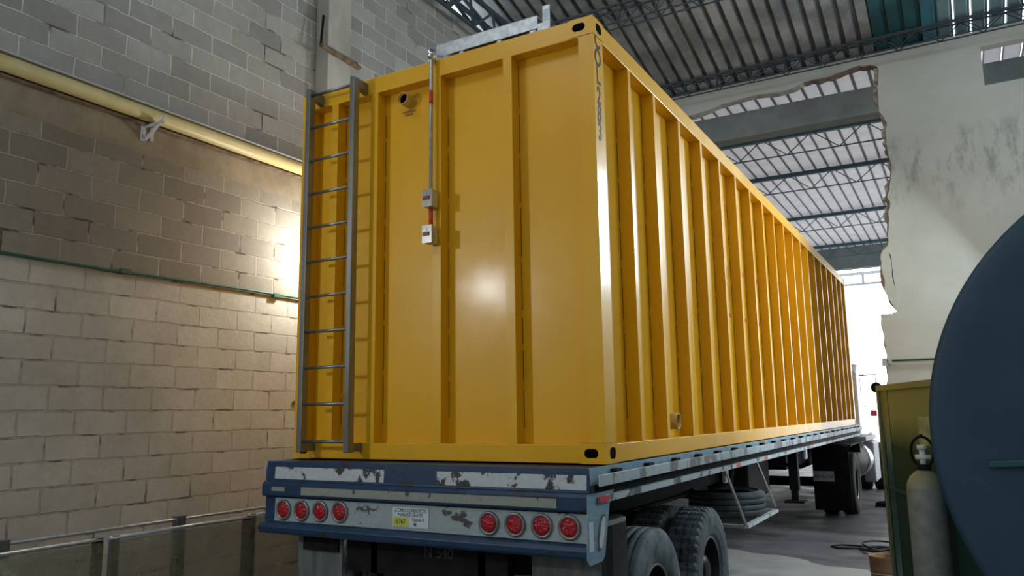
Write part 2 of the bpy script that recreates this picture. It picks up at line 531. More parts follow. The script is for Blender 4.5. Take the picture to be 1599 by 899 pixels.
    def build(s, name, mats, parent=None, off=None, bevel=0, fix=True):
        if fix:
            bmesh.ops.recalc_face_normals(s.bm, faces=s.bm.faces[:])
        o3 = Vector(off) if off is not None else (wloc(parent) if parent else Vector((0, 0, 0)))
        if o3.length:
            bmesh.ops.translate(s.bm, verts=s.bm.verts[:], vec=-o3)
        me = bpy.data.meshes.new(name)
        s.bm.to_mesh(me)
        s.bm.free()
        for x in (mats if isinstance(mats, (list, tuple)) else [mats]):
            me.materials.append(x)
        ob = bpy.data.objects.new(name, me)
        COL.objects.link(ob)
        if parent:
            ob.parent = parent
        if bevel:
            bv = ob.modifiers.new('bevel', 'BEVEL')
            bv.width = bevel
            bv.segments = 2
            bv.limit_method = 'ANGLE'
            bv.angle_limit = 0.7
        return ob


def wloc(o):
    v = Vector((0, 0, 0))
    while o:
        v += o.location
        o = o.parent
    return v


def tag(o, label=None, cat=None, group=None, kind=None):
    if label: o['label'] = label
    if cat: o['category'] = cat
    if group: o['group'] = group
    if kind: o['kind'] = kind
    return o


def thing(name, label, cat, loc, group=None):
    o = bpy.data.objects.new(name, None)
    o.empty_display_size = 0.2
    COL.objects.link(o)
    o.location = loc
    return tag(o, label, cat, group)


def struct(name, mb, mats, **k):
    return tag(mb.build(name, mats, **k), kind='structure')


def copy_tree(o, parent=None):
    c = o.copy()
    COL.objects.link(c)
    c.parent = parent
    for ch in list(o.children):
        copy_tree(ch, c)
    return c


def text(name, body, size, loc, rot, m, parent, sx=1.0, ext=0.0008, spacing=1.0, line=1.0, bold=0.0):
    cu = bpy.data.curves.new(name, 'FONT')
    cu.body = body
    cu.size = size
    cu.extrude = ext
    cu.offset = bold
    cu.align_x = 'CENTER'
    cu.align_y = 'CENTER'
    cu.space_character = spacing
    cu.space_line = line
    o = bpy.data.objects.new(name, cu)
    COL.objects.link(o)
    dg = bpy.context.evaluated_depsgraph_get()
    me = bpy.data.meshes.new_from_object(o.evaluated_get(dg))
    bpy.data.objects.remove(o)
    from mathutils import Euler
    R = Matrix.Translation(Vector(loc)) @ Euler(rot).to_matrix().to_4x4() @ Matrix.Diagonal((sx, 1, 1, 1))
    me.transform(R)
    off = wloc(parent)
    me.transform(Matrix.Translation(-off))
    me.materials.clear()
    me.materials.append(m)
    ob = bpy.data.objects.new(name, me)
    COL.objects.link(ob)
    ob.parent = parent
    return ob


# ------------------------------------------------------------------ setting
YW = 7.5          # cross wall front
mb = MB(); mb.box(-4.0, 8.2, -9.2, 24, -0.15, 0.0)
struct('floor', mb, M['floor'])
mb = MB(); mb.box(-60, 60, 24, 120, -0.16, -0.005); mb.box(8.2, 60, YW + 0.3, 24, -0.16, -0.005); mb.box(-60, -4.0, YW + 0.3, 24, -0.16, -0.005)
struct('trim_1', mb, M['ground'])

mb = MB(); mb.box(-4.0, -3.8, -9.2, 24, 0, 7.12)
struct('wall_left', mb, M['block'])
mb = MB(); mb.box(-3.8, -3.62, 1.49, 1.84, 0, 7.05)
struct('trim_2', mb, M['concrete'], bevel=0.012)
mb = MB(); mb.box(-4.0, 8.2, -9.35, -9.2, 0, 9.6)
struct('wall_back', mb, M['plaster'])
mb = MB(); mb.box(8.0, 8.2, -9.2, YW + 0.2, 0, 9.4)
struct('wall_right', mb, M['plaster'])
mb = MB(); mb.box(6.0, 6.2, YW + 0.2, 12.4, 0, 6.7)  # unseen far bay wall, added to darken the container's far side
struct('wall_right', mb, M['roof'])

# cross wall with the ragged opening knocked through it
edge = [(1.148, 6.486), (1.158, 6.415), (1.136, 6.247), (1.117, 6.108), (1.118, 5.821), (1.169, 5.744), (1.199, 5.615), (1.176, 5.432), (1.177, 5.244),
        (1.209, 5.053), (1.159, 4.738), (1.12, 4.561), (1.146, 4.484), (1.109, 4.334), (1.102, 4.153), (1.064, 3.887), (1.097, 3.704), (1.102, 3.392),
        (1.133, 3.195), (1.108, 2.996), (1.042, 2.957), (0.924, 2.966), (0.901, 2.88), (0.915, 2.66), (0.922, 2.269), (0.908, 2.011), (0.876, 1.249), (0.866, 0.667), (0.86, 0)]
topl = [(1.109, 6.524), (0.902, 6.575), (0.641, 6.531), (0.464, 6.504), (0.15, 6.498), (-0.083, 6.431), (-0.553, 6.456), (-1.146, 6.409), (-1.559, 6.339),
        (-1.769, 6.34), (-2.6, 6.31), (-3.8, 6.33)]
TOP = 6.70


def jag(pts, amp, seed, n=3):
    rnd = random.Random(seed)
    out = []
    for a, b in zip(pts, pts[1:]):
        for k in range(n):
            t = k / n
            out.append((a[0] + (b[0] - a[0]) * t + (rnd.uniform(-amp, amp) if k else 0), a[1] + (b[1] - a[1]) * t + (rnd.uniform(-amp, amp) if k else 0)))
    out.append(pts[-1])
    return out


je = jag(edge, 0.012, 1)
jt = jag(topl, 0.010, 2)
wx0, wx1, wz0, wz1 = 2.405, 3.35, 5.92, 6.47
mb = MB()
mb.prism(je + [(wx0, 0), (wx0, TOP)] + [(1.148, TOP)], 'y', YW, YW + 0.17)
mb.prism(jt + [(-3.8, TOP), (1.148, TOP), (1.148, 6.486)], 'y', YW, YW + 0.17)
mb.prism([(wx0, 0), (8.0, 0), (8.0, wz0), (wx0, wz0)], 'y', YW, YW + 0.17)
mb.prism([(wx1, wz0), (8.0, wz0), (8.0, TOP), (wx1, TOP)], 'y', YW, YW + 0.17)
mb.prism([(wx0, wz1), (wx1, wz1), (wx1, TOP), (wx0, TOP)], 'y', YW, YW + 0.17)
struct('wall_front', mb, M['plaster'])
# broken core of the wall showing behind the plaster edge
rnd = random.Random(5)
core = []
for i, (x, z) in enumerate(je):
    if 3.0 < z < 3.9:
        dx = 0.055 + 0.11 * math.sin((3.9 - z) / 0.9 * PI)
    elif z >= 3.9:
        dx = rnd.uniform(0.0, 0.075)
    else:
        dx = rnd.uniform(0.0, 0.02)
    if 6.0 > z > 5.78: dx = 0.0
    core.append((x - dx, z))
mb = MB()
mb.prism(core + [(1.6, 0), (1.6, 6.6), (1.2, 6.6)], 'y', YW + 0.02, YW + 0.168)
struct('trim_3', mb, [M['rubble']])
mb = MB()
ct = [(x, z - rnd.uniform(0.005, 0.03)) for x, z in jt if x >= 0.1]
mb.prism(ct + [(0.1, 6.6), (1.2, 6.6), (1.2, 6.45)], 'y', YW + 0.02, YW + 0.168)
struct('trim_4', mb, [M['rubble_red']])
mb = MB()
ct = [(x, z - rnd.uniform(0.0, 0.018)) for x, z in jt if x < 0.1]
mb.prism(ct + [(-3.8, 6.6), (0.1, 6.6)], 'y', YW + 0.02, YW + 0.168)
struct('trim_8', mb, [M['rubble_grey']])
# peeled plaster tongue
mb = MB()
mb.prism(jag([(1.06, 3.90), (0.975, 3.80), (0.96, 3.62), (0.99, 3.45), (0.975, 3.30), (1.01, 3.17), (1.06, 3.08), (1.10, 2.99), (1.135, 3.05), (1.14, 3.2), (1.09, 3.4), (1.085, 3.7)], 0.008, 9), 'y', YW - 0.012, YW + 0.02)
struct('trim_5', mb, [M['plaster']])

# corrugated roofs
def corrugated(mb, x0, x1, fa, pitch=0.2, h=0.035, gap=None, th=0.004, nseg=1, ridge=None, fl=0.64):
    """fa(t) -> (y,z) for t in 0..1; ribs run along y"""
    xs = []
    x = x0
    while x < x1:
        xs += [(x, 0), (x + pitch * fl, 0), (x + pitch * (fl + 0.08), h), (x + pitch * 0.92, h)]
        x += pitch
    xs.append((x, 0))
    k = 0
    for (xa, ha), (xb, hb) in zip(xs, xs[1:]):
        top = ha == h and hb == h
        xb2 = xb
        if top and gap and gap(xa):
            xb2 = xb - 0.016
        for i in range(nseg):
            y0, z0 = fa(i / nseg); y1, z1 = fa((i + 1) / nseg)
            v = [mb.bm.verts.new(p) for p in ((xa, y0, z0 + ha), (xb2, y0, z0 + hb), (xb2, y1, z1 + hb), (xa, y1, z1 + ha))]
            f = mb.bm.faces.new(v)
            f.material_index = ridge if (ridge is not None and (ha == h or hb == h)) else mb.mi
    return mb


def roof1z(y): return 6.76 + 0.241 * (7.5 - y)


def f1(t):
    y = 7.72 + (-9.2 - 7.72) * t
    return y, roof1z(y)


mb = MB()
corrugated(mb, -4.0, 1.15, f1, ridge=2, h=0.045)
mb.mi = 3
corrugated(mb, 1.75, 8.0, f1, gap=lambda x: True)
mb.mi = 1
corrugated(mb, 1.15, 1.75, f1, pitch=0.2)
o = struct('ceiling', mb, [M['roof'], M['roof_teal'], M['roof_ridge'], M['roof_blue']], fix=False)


def f2(t):
    y = 7.74 + (22.3 - 7.74) * t
    return y, 6.79 + 0.0 * t


mb = MB()
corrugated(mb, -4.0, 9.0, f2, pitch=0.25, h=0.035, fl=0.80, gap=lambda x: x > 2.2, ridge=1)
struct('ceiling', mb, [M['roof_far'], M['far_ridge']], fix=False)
mb = MB(); mb.box(-3.8, 5.5, 8.5, 8.8, 6.18, 6.61)
struct('trim_6', mb, M['lintel'])
mb = MB(); mb.box(-4, 9.0, 22.3, 22.6, 6.1, 6.95)
struct('trim_7', mb, M['lintel'])


def truss(name, x0, x1, y, zt, depth, m, label, group, step=0.5, chord=0.05, thin=0.018, double=0.0):
    t = thing(name, label, 'roof truss', (x0, y, zt - depth), group)
    mb = MB()
    mb.bar((x0, y, zt), (x1, y, zt), chord, chord)
    mb.build('top_chord', m, t)
    mb = MB()
    mb.bar((x0, y, zt - depth), (x1, y, zt - depth), thin * 1.3, thin * 1.3)
    if double:
        mb.bar((x0, y + double, zt - depth), (x1, y + double, zt - depth), thin * 1.3, thin * 1.3)
        mb.bar((x0, y + double, zt), (x1, y + double, zt), thin * 1.6, thin * 1.6)
    mb.build('bottom_chord', m, t)
    mb = MB()
    x = x0
    while x < x1 - step * 0.5:
        for dy in ((0, double) if double else (0,)):
            mb.bar((x, y + dy, zt), (x + step / 2, y + dy, zt - depth), thin, thin)
            mb.bar((x + step / 2, y + dy, zt - depth), (x + step, y + dy, zt), thin, thin)
        if double:
            mb.bar((x + step / 2, y, zt - depth), (x + step / 2, y + double, zt), thin, thin)
            mb.bar((x + step / 2, y, zt - depth), (x + step / 2, y, zt), thin, thin)
        x += step
    mb.build('lattice_bars', m, t)
    return t


G = None
truss('roof_truss', -3.8, 8.0, 5.25, roof1z(5.25) - 0.05, 0.26, M['truss'], 'dark lattice roof truss crossing above the near top corner of the yellow container', G, 0.55, 0.028, 0.013, 0.16)
truss('roof_truss', -3.8, 8.0, 7.18, roof1z(7.18) - 0.06, 0.20, M['truss'], 'dark lattice roof truss running just above the top of the broken white wall', G, 0.5, 0.035, 0.012, 0.12)
for i, (y, lab) in enumerate(((10.45, 'blue green lattice purlin right below the concrete lintel of the far bay'),
                              (13.06, 'blue green lattice purlin second from the concrete lintel under the far roof'),
                              (17.25, 'blue green lattice purlin third from the concrete lintel under the far roof'),
                              (21.5, 'blue green lattice purlin farthest from the lintel, by the bright far end'))):
    truss('roof_purlin', -3.8, 6.0, y, 6.73, 0.36, M['truss_blue'], lab, 'lattice purlins under the far roof', 0.9, 0.085, 0.016)
# truss running along the left wall
t = thing('roof_truss', 'dark lattice truss running lengthwise along the top of the grey block wall', 'roof truss', (-3.7, -9, 6.9))
mb = MB(); mb2 = MB()
for dz, dx in ((0.0, 0.0), (0.0, 0.28)):
    mb.bar((-3.7 + dx, -9, 7.22), (-3.7 + dx, 7.3, 7.22), 0.05, 0.05)
mb.bar((-3.56, -9, 6.92), (-3.56, 7.3, 6.92), 0.04, 0.04)
mb.build('chord', M['truss'], t)
y = -9
while y < 7.0:
    for dx in (0, 0.28):
        mb2.bar((-3.56, y, 6.92), (-3.7 + dx, y + 0.3, 7.22), 0.035, 0.035)
        mb2.bar((-3.7 + dx, y + 0.3, 7.22), (-3.56, y + 0.6, 6.92), 0.035, 0.035)
    y += 0.6
mb2.build('lattice_bars', M['truss'], t)
# far gable truss against the sky
t = thing('gable_truss', 'pale steel gable frame against the bright sky beyond the far roof', 'roof truss', (-3, 24, 5.6))
mb = MB()
mb.bar((-4, 24, 6.18), (6, 24, 6.18), 0.09, 0.09); mb.bar((-4, 24, 5.82), (6, 24, 5.82), 0.07, 0.07)
x = -3.5
while x < 6:
    mb.bar((x, 24, 5.82), (x, 24, 6.18), 0.08, 0.08); x += 0.9
mb.build('frame', M['grey_paint'], t)
for x in (-4, 6):
    mb = MB(); mb.bar((x, 24, 0), (x, 24, 6.2), 0.15, 0.15); mb.build('post', M['grey_paint'], t)

# ------------------------------------------------------------------ tank container
CW, CL, CH, ZB = 2.438, 11.73, 2.741, 1.40
ZT = ZB + CH
XR, XL = 0.0, -CW
D = 0.095
C = thing('tank_container', 'long ribbed bright yellow steel container loaded on the blue flatbed trailer', 'container', (-CW / 2, CL / 2, ZB))
YM = [M['yellow'], M['seam']]
mb = MB(); mb.box(XR - D - 0.006, XR - D, 0.05, CL - 0.05, ZB + 0.02, ZT - 0.02); mb.build('side_panel', YM, C)
mb = MB(); mb.box(XL + D, XL + D + 0.006, 0.05, CL - 0.05, ZB + 0.02, ZT - 0.02); mb.build('side_panel', YM, C)
mb = MB(); mb.box(XL + 0.05, XR - 0.05, D, D + 0.006, ZB + 0.02, ZT - 0.02); mb.build('rear_panel', YM, C)
mb = MB(); mb.box(XL + 0.05, XR - 0.05, CL - D, CL - D + 0.006, ZB + 0.02, ZT - 0.02); mb.build('front_panel', YM, C)
mb = MB(); mb.box(XL + 0.02, XR - 0.02, 0.02, CL - 0.02, ZT - 0.02, ZT - 0.012); mb.build('roof_panel', YM, C)
mb = MB(); mb.box(XL + 0.02, XR - 0.02, 0.02, CL - 0.02, ZB + 0.012, ZB + 0.02); mb.build('floor_panel', YM, C)
CZ = 0.122   # corner casting height
for (yy, sgn) in ((0, 1), (CL, -1)):
    for (xx, sx) in ((XR, -1), (XL, 1)):
        mb = MB()
        xa, xb = sorted((xx, xx + sx * 0.10)); ya, yb = sorted((yy, yy + sgn * 0.006))
        mb.box(xa, xb, ya, yb, ZB + CZ, ZT - CZ)
        ya, yb = sorted((yy + sgn * 0.006, yy + sgn * 0.15)); xa, xb = sorted((xx, xx + sx * 0.006))
        mb.box(xa, xb, ya, yb, ZB + CZ, ZT - CZ)
        xa, xb = sorted((xx + sx * 0.1, xx + sx * 0.094)); ya, yb = sorted((yy + sgn * 0.006, yy + sgn * D))
        mb.box(xa, xb, ya, yb, ZB + CZ, ZT - CZ)
        ya, yb = sorted((yy + sgn * 0.144, yy + sgn * 0.15)); xa, xb = sorted((xx + sx * 0.006, xx + sx * D))
        mb.box(xa, xb, ya, yb, ZB + CZ, ZT - CZ)
        mb.build('corner_post', YM, C)
        for z0 in (ZB, ZT - CZ):
            mb = MB()
            e = 0.003
            # rear/front face
            yf = yy - sgn * e
            ox = XR + e if xx == XR else XL + 0.165
            if sgn > 0:
                mb.holed((ox - 0.168 if xx == XR else XL - e, yf, z0), (1, 0, 0), (0, 0, 1), 0.168, CZ, 0.088, 0.052, 0.0255, 0.0028, cx=0.072 if xx == XR else 0.096)
            else:
                mb.holed((ox if xx == XR else XL + 0.165, yf, z0), (-1, 0, 0), (0, 0, 1), 0.168, CZ, 0.088, 0.052, 0.0255, 0.0028)
            xf = xx - sx * e
            y0 = yy - sgn * e
            if sx < 0:
                mb.holed((xf, y0 if sgn > 0 else y0 - 0.165, z0), (0, 1, 0), (0, 0, 1), 0.165, CZ, 0.088, 0.066, 0.030, 0.0028, cx=0.090)
            else:
                mb.holed((xf, y0 + 0.165 if sgn > 0 else y0, z0), (0, -1, 0), (0, 0, 1), 0.165, CZ, 0.062, 0.066, 0.029, 0.0028)
            xa, xb = sorted((xx - sx * e, xx + sx * 0.165)); ya, yb = sorted((yy - sgn * e, yy + sgn * 0.162))
            # top / bottom and inner closing walls
            mb.box(xa, xb, ya, yb, z0 + CZ - 0.002, z0 + CZ)
            mb.box(xa, xb, ya, yb, z0, z0 + 0.002)
            mb.build('corner_casting', [M['yellow'], M['void']], C, fix=False)
# rails
for z0, z1 in ((ZB + 0.004, ZB + 0.112), (ZT - 0.128, ZT - 0.004)):
    nm = 'bottom_rail' if z0 < 2 else 'top_rail'
    for y0, y1 in ((0.0, D), (CL - D, CL)):
        mb = MB(); mb.box(XL + 0.098, XR - 0.098, y0, y1, z0, z1); mb.build(nm, YM, C, bevel=0.004)
    for x0, x1 in ((XR - D, XR), (XL, XL + D)):
        mb = MB(); mb.box(x0, x1, 0.148, CL - 0.148, z0, z1); mb.build(nm, YM, C, bevel=0.004)
rz0, rz1 = ZB + 0.112, ZT - 0.128


def rib_mesh(axis, a, w, panel, front, sgn):
    """hat rib; w = face width; dark stitch seam slots at its foot"""
    mb = MB()
    lo, hi = sorted((panel, front))
    if axis == 'y':        # rib on the rear face, a = x of left edge
        mb.box(a, a + w, lo, hi, rz0, rz1)
    else:
        mb.box(lo, hi, a, a + w, rz0, rz1)
    mb.mi = 1
    z = rz0 + random.uniform(0.08, 0.2)
    while z < rz1 - 0.3:
        L = random.uniform(0.16, 0.34)
        if axis == 'y':
            mb.box(a + w - 0.001, a + w + 0.003, hi - 0.004, hi + 0.0005, z, min(z + L, rz1 - 0.03))
        else:
            q = hi if sgn < 0 else lo
            mb.box(q - 0.003, q + 0.003, a - 0.003, a + 0.001, z, min(z + L, rz1 - 0.03))
        z += L + random.uniform(0.03, 0.06)
    return mb


for a in (-2.145, -1.765, -1.212, -0.648):
    rib_mesh('y', a, 0.065, D, 0.0, 1).build('rib', YM, C)
RY = [0.575, 1.08, 1.665, 2.27, 2.86, 3.45, 4.06, 4.65, 5.25, 5.84, 6.42, 7.0, 7.58, 8.18, 8.78, 9.37, 9.94, 10.5, 11.07]
for a in RY:
    mbx = rib_mesh('x', a, 0.05, XR - D, XR, 1)
    mbx.build('rib', YM, C)
for a in RY:
    rib_mesh('x', a, 0.05, XL + D, XL, -1).build('rib', YM, C)


def nozzle(c, d, L, r, name='pipe_nozzle'):
    c = Vector(c); d = Vector(d)
    ax = 'x' if abs(d.x) > 0.5 else 'y'
    s_ = d.x + d.y
    mb = MB()
    mb.lathe([(r, 0), (r, L * s_), (r - 0.006, L * s_ + 0.001 * s_), (r - 0.006, 0.02 * s_)], c, ax, 32)
    mb.mi = 1
    mb.disc(c + d * (L - 0.03), r - 0.006, ax)
    return mb.build(name, [M['yellow_worn'], M['void']], C)


nozzle((-1.472, D, 3.918), (0, -1, 0), 0.105, 0.046)
nozzle((XR - D, 1.31, 1.625), (1, 0, 0), 0.10, 0.058)
nozzle((XR - D, 4.30, 1.64), (1, 0, 0), 0.05, 0.045)
nozzle((-2.525, 0.16, 1.775), (0, -1, 0), 0.08, 0.04)
mb = MB(); mb.box(-2.55, XL + D, 0.10, 0.16, 1.745, 1.805); mb.build('nozzle_elbow', [M['yellow_worn']], C)
# small unreadable marking under the nozzle
mb = MB()
for r_, (z, n_) in enumerate(((3.855, 8), (3.832, 5))):
    for k in range(n_):
        x = -1.545 + k * 0.0145 + (0.0 if r_ == 0 else 0.02)
        mb.box(x, x + 0.0095, D - 0.0015, D - 0.0005, z - 0.008, z + 0.008)
mb.build('stencil_mark', [M['brown_letter']], C)
# stencilled characters down the corner post
for ch, z in zip('COL283', (3.995, 3.875, 3.755, 3.625, 3.507, 3.39)):
    text('stencil_letter', ch, 0.16, (XR + 0.001, 0.066, z), (PI / 2, 0, PI / 2), M['letter'], C, sx=0.76, bold=0.003)
# red paint dabs on the side bays
dabs = [((3.26, 3.02), [(0, .06), (.012, .03), (.024, .055), (.036, .03), (.05, .06), (.03, -.07), (.018, -.07)]),
        ((3.30, 2.83), [(0, .08), (.02, .06), (.035, 0), (.02, -.07), (0.01, -.09), (.018, 0)]),
        ((3.29, 2.60), [(0, .02), (.05, .02), (.055, -.02), (.005, -.02)]),
        ((3.93, 3.08), [(0, .03), (.03, .03), (.03, 0), (.012, -.03), (0, -.03)]),
        ((3.92, 2.61), [(0, .02), (.045, .02), (.045, -.025), (0, -.02)]),
        ((4.56, 3.10), [(0, .03), (.03, .03), (.03, -.01), (0, -.03)]),
        ((4.56, 2.63), [(0, .02), (.04, .02), (.04, -.025), (0, -.02)])]
mb = MB()
for (y, z), poly in dabs:
    mb.prism([(y + a * 1.6, z + b) for a, b in poly], 'x', XR - D + 0.0005, XR - D + 0.0015)
mb.build('paint_mark', [M['red_tape']], C)

# ladder
LY = -0.155
lad = bpy.data.objects.new('ladder', None); COL.objects.link(lad); lad.parent = C
lad.location = Vector((-2.03, LY, 1.44)) - wloc(C)
lad['label'] = 'brushed steel ladder'
lz0, lz1 = 1.452, 4.105
for x in (-2.262, -1.834):
    mb = MB(); mb.box(x, x + 0.042, LY, LY + 0.06, lz0, lz1)
    mb.build('ladder_rail', M['steel'], lad, bevel=0.004)
    mb = MB(); mb.box(x + 0.008, x + 0.034, LY + 0.06, 0.0, lz0 + 0.005, lz0 + 0.06)
    mb.build('ladder_bracket', M['steel'], lad)
    mb = MB(); mb.prism([(LY, lz1), (LY + 0.06, lz1 - 0.06), (0.0, lz1 - 0.09), (0.03, lz1 - 0.005)], 'x', x + 0.002, x + 0.040)
    mb.build('ladder_bracket', M['steel'], lad)
for k in range(11):
    z = 1.525 + k * 0.2535
    mb = MB(); mb.tube([(-2.225, LY + 0.03, z), (-1.83, LY + 0.03, z)], 0.0115, 12)
    mb.build('rung', M['steel'], lad)

# conduit, switch boxes and cable channel
cx = -1.196; cy = -0.045
mb = MB(); mb.tube([(cx, cy, 3.16), (cx, cy, 4.12), (cx, cy + 0.005, 4.16), (cx + 0.01, cy + 0.02, 4.20)], 0.0125, 12)
mb.mi = 1; mb.tube([(cx, cy, 3.80), (cx, cy, 3.895)], 0.0142, 12); mb.tube([(cx, cy, 2.93), (cx, cy, 3.08)], 0.0142, 12)
mb.build('conduit', [M['galv'], M['red_tape']], C)
for z in (3.125, 2.878):
    mb = MB(); mb.box(cx - 0.036, cx + 0.036, cy - 0.04, cy + 0.03, z - 0.06, z + 0.06)
    b = mb.build('switch_box', M['galv'], C, bevel=0.006)
    mb = MB(); mb.box(cx - 0.038, cx + 0.038, cy - 0.046, cy - 0.04, z - 0.06, z + 0.06)
    mb.mi = 1; mb.box(cx - 0.03, cx + 0.02, cy - 0.052, cy - 0.045, z - 0.012, z + 0.012)
    mb.mi = 0; mb.box(cx - 0.03, cx + 0.0, cy - 0.05, cy - 0.046, z + 0.018, z + 0.045)
    mb.build('switch_cover', [M['chrome'], M['dark_red']], b)
    mb = MB(); mb.box(cx - 0.02, cx + 0.02, cy + 0.03, 0.0, z - 0.03, z + 0.03)
    mb.build('box_mount', M['galv'], b)
mb = MB(); mb.tube([(cx, cy + 0.01, 4.13), (cx, cy - 0.005, 4.16), (cx, cy, 4.19)], 0.024, 12)
mb.tube([(cx - 0.01, -0.04, 4.135), (cx - 0.01, 0.01, 4.125)], 0.02, 8)
mb.build('conduit_fitting', M['chrome'], C)
zc = ZT + 0.008
mb = MB()
y0, y1 = 0.01, 0.11
mb.box(-1.19, -0.39, y0, y0 + 0.004, zc + 0.012, zc + 0.10)
mb.box(-1.19, -0.39, y1, y1 + 0.004, zc + 0.012, zc + 0.10)
mb.box(-1.19, -0.39, y0, y1, zc + 0.098, zc + 0.102)
for x in (-1.0, -0.7, -0.45):
    mb.box(x, x + 0.03, y0 + 0.005, y1, ZT - 0.012, zc + 0.02)
mb.build('cable_channel', [M['galv']], C)
mb = MB(); mb.box(-0.345, -0.295, 0.0, 0.006, ZT - 0.01, ZT + 0.155)
mb.mi = 1; mb.box(-0.338, -0.302, -0.001, 0.0, ZT + 0.05, ZT + 0.13)
mb.build('end_plate', [M['galv'], M['sign_white']], C)
mb = MB(); mb.box(-0.39, -0.335, 0.012, 0.03, ZT - 0.01, ZT + 0.05); mb.build('plate_bracket', [M['galv']], C)

# ------------------------------------------------------------------ flatbed trailer
T = thing('flatbed_trailer', 'scuffed blue flatbed trailer with red tail lamps carrying the yellow container', 'trailer', (-1.2, 6, 0))
TX0, TX1 = -2.415, 0.01
mb = MB(); mb.box(TX0 + 0.02, TX1 - 0.01, -0.255, 12.0, 1.30, 1.392); mb.build('deck', [M['deckwood']], T)
# rear bumper: pressed profile
prof = [(-0.20, 1.398), (-0.262, 1.398), (-0.272, 1.272), (-0.292, 1.262), (-0.306, 1.245), (-0.308, 1.178), (-0.298, 1.168), (-0.268, 1.164),
        (-0.272, 1.004), (-0.318, 0.996), (-0.334, 0.975), (-0.332, 0.948), (-0.315, 0.930), (-0.24, 0.930), (-0.20, 1.10)]
mb = MB(); mb.prism(prof, 'x', TX0, TX1); mb.build('rear_bumper', [M['blue']], T, bevel=0.004)
mb = MB(); mb.prism([(-0.2695, 1.160), (-0.276, 1.158), (-0.281, 1.008), (-0.275, 1.004)], 'x', TX0 + 0.10, TX1 - 0.01)
mb.build('light_panel', [M['panel_grey']], T)
for x0, x1 in ((-2.33, -1.387), (-0.985, -0.005)):
    mb = MB(); mb.prism([(-0.266, 1.360), (-0.2695, 1.360), (-0.2755, 1.282), (-0.272, 1.282)], 'x', x0, x1)
    mb.build('reflective_tape', [M['tape_white']], T)
mb = MB(); mb.box(-2.05, -0.17, -0.3105, -0.307, 1.186, 1.236); mb.build('faded_tape', [M['tape_beige']], T)
mb = MB(); mb.box(-2.32, -2.20, -0.3105, -0.307, 1.205, 1.232); mb.build('faded_tape', [M['tape_beige']], T)
first = None
for i, (x, z) in enumerate([(-2.228, 1.082), (-2.065, 1.083), (-1.901, 1.086), (-1.732, 1.090), (-0.615, 1.082), (-0.444, 1.084), (-0.275, 1.086), (-0.108, 1.086)]):
    if first is None:
        lamp = bpy.data.objects.new('tail_lamp', None); COL.objects.link(lamp); lamp.parent = T
        lamp.location = Vector((x, -0.282, z)) - wloc(T)
        mb = MB(); mb.lathe([(0.066, 0.01), (0.067, -0.008), (0.060, -0.014), (0.051, -0.010), (0.049, 0.004)], (x, -0.282, z), 'y', 40)
        for a in (0.6, 2.7, 4.7):
            mb.tube([(x + 0.058 * math.cos(a), -0.290, z + 0.058 * math.sin(a)), (x + 0.058 * math.cos(a), -0.297, z + 0.058 * math.sin(a))], 0.004, 8)
        mb.build('lamp_ring', M['ring'], lamp)
        mb = MB(); mb.lathe([(0.050, -0.004), (0.047, -0.010), (0.03, -0.013), (0.0005, -0.014)], (x, -0.282, z), 'y', 40)
        mb.build('lamp_lens', M['lens'], lamp)
        first = lamp
    else:
        l2 = copy_tree(first, T)
        l2.location = Vector((x, -0.282, z)) - wloc(T)
# sign on the light panel
sg = MB().box(-1.305, -1.035, -0.284, -0.279, 1.026, 1.142).build('notice_plate', M['sign_white'], T)
RR = (PI / 2, 0, 0)
text('sign_text', '¿COMO CONDUZCO?', 0.030, (-1.170, -0.2845, 1.124), RR, M['sign_ink'], sg, sx=0.80)
text('sign_text', 'MARQUE GRATIS', 0.030, (-1.172, -0.2845, 1.099), RR, M['sign_ink'], sg, sx=0.80)
text('sign_text', 'Opción 3', 0.030, (-1.112, -0.2845, 1.073), RR, M['sign_ink'], sg, sx=0.80)
yb_ = MB().box(-1.298, -1.186, -0.2875, -0.284, 1.032, 1.082).build('number_patch', M['sign_yellow'], sg)
text('sign_text', '#767', 0.040, (-1.242, -0.288, 1.060), RR, M['sign_ink'], sg, sx=0.9)
mb = MB(); mb.disc((-1.135, -0.2845, 1.045), 0.010, 'y', 20); mb.build('sign_mark', M['grime'], sg)
# side end plate of the bumper with oval marker lamp
pl = MB().prism([(-0.305, 1.262), (0.05, 1.262), (-0.02, 1.19), (-0.105, 0.925), (-0.14, 0.90), (-0.30, 0.90), (-0.33, 0.93)], 'x', TX1, TX1 + 0.008)
ep = pl.build('bumper_end_plate', [M['pale_blue']], T, bevel=0.002)


def ovalpts(cy, cz, ry, rz, n=28, lean=0.0, p=2.6):
    out = []
    for k in range(n):
        a = 2 * PI * k / n
        c_, s_ = math.cos(a), math.sin(a)
        yy = ry * abs(c_) ** (2 / p) * (1 if c_ > 0 else -1)
        zz = rz * abs(s_) ** (2 / p) * (1 if s_ > 0 else -1)
        out.append((cy + yy + lean * zz, cz + zz))
    return out


mb = MB(); mb.prism(ovalpts(-0.150, 1.052, 0.040, 0.094, lean=0.35), 'x', TX1 + 0.008, TX1 + 0.013)
k1 = mb.build('marker_lamp_bezel', M['ring'], ep)
mb = MB(); mb.prism(ovalpts(-0.150, 1.052, 0.029, 0.080, lean=0.35), 'x', TX1 + 0.013, TX1 + 0.018)
mb.build('marker_lamp_lens', M['lens_clear'], ep, bevel=0.003)
mb = MB(); mb.box(TX1 + 0.008, TX1 + 0.010, -0.31, -0.255, 0.97, 1.12); mb.build('reflective_patch', M['sign_white'], ep)

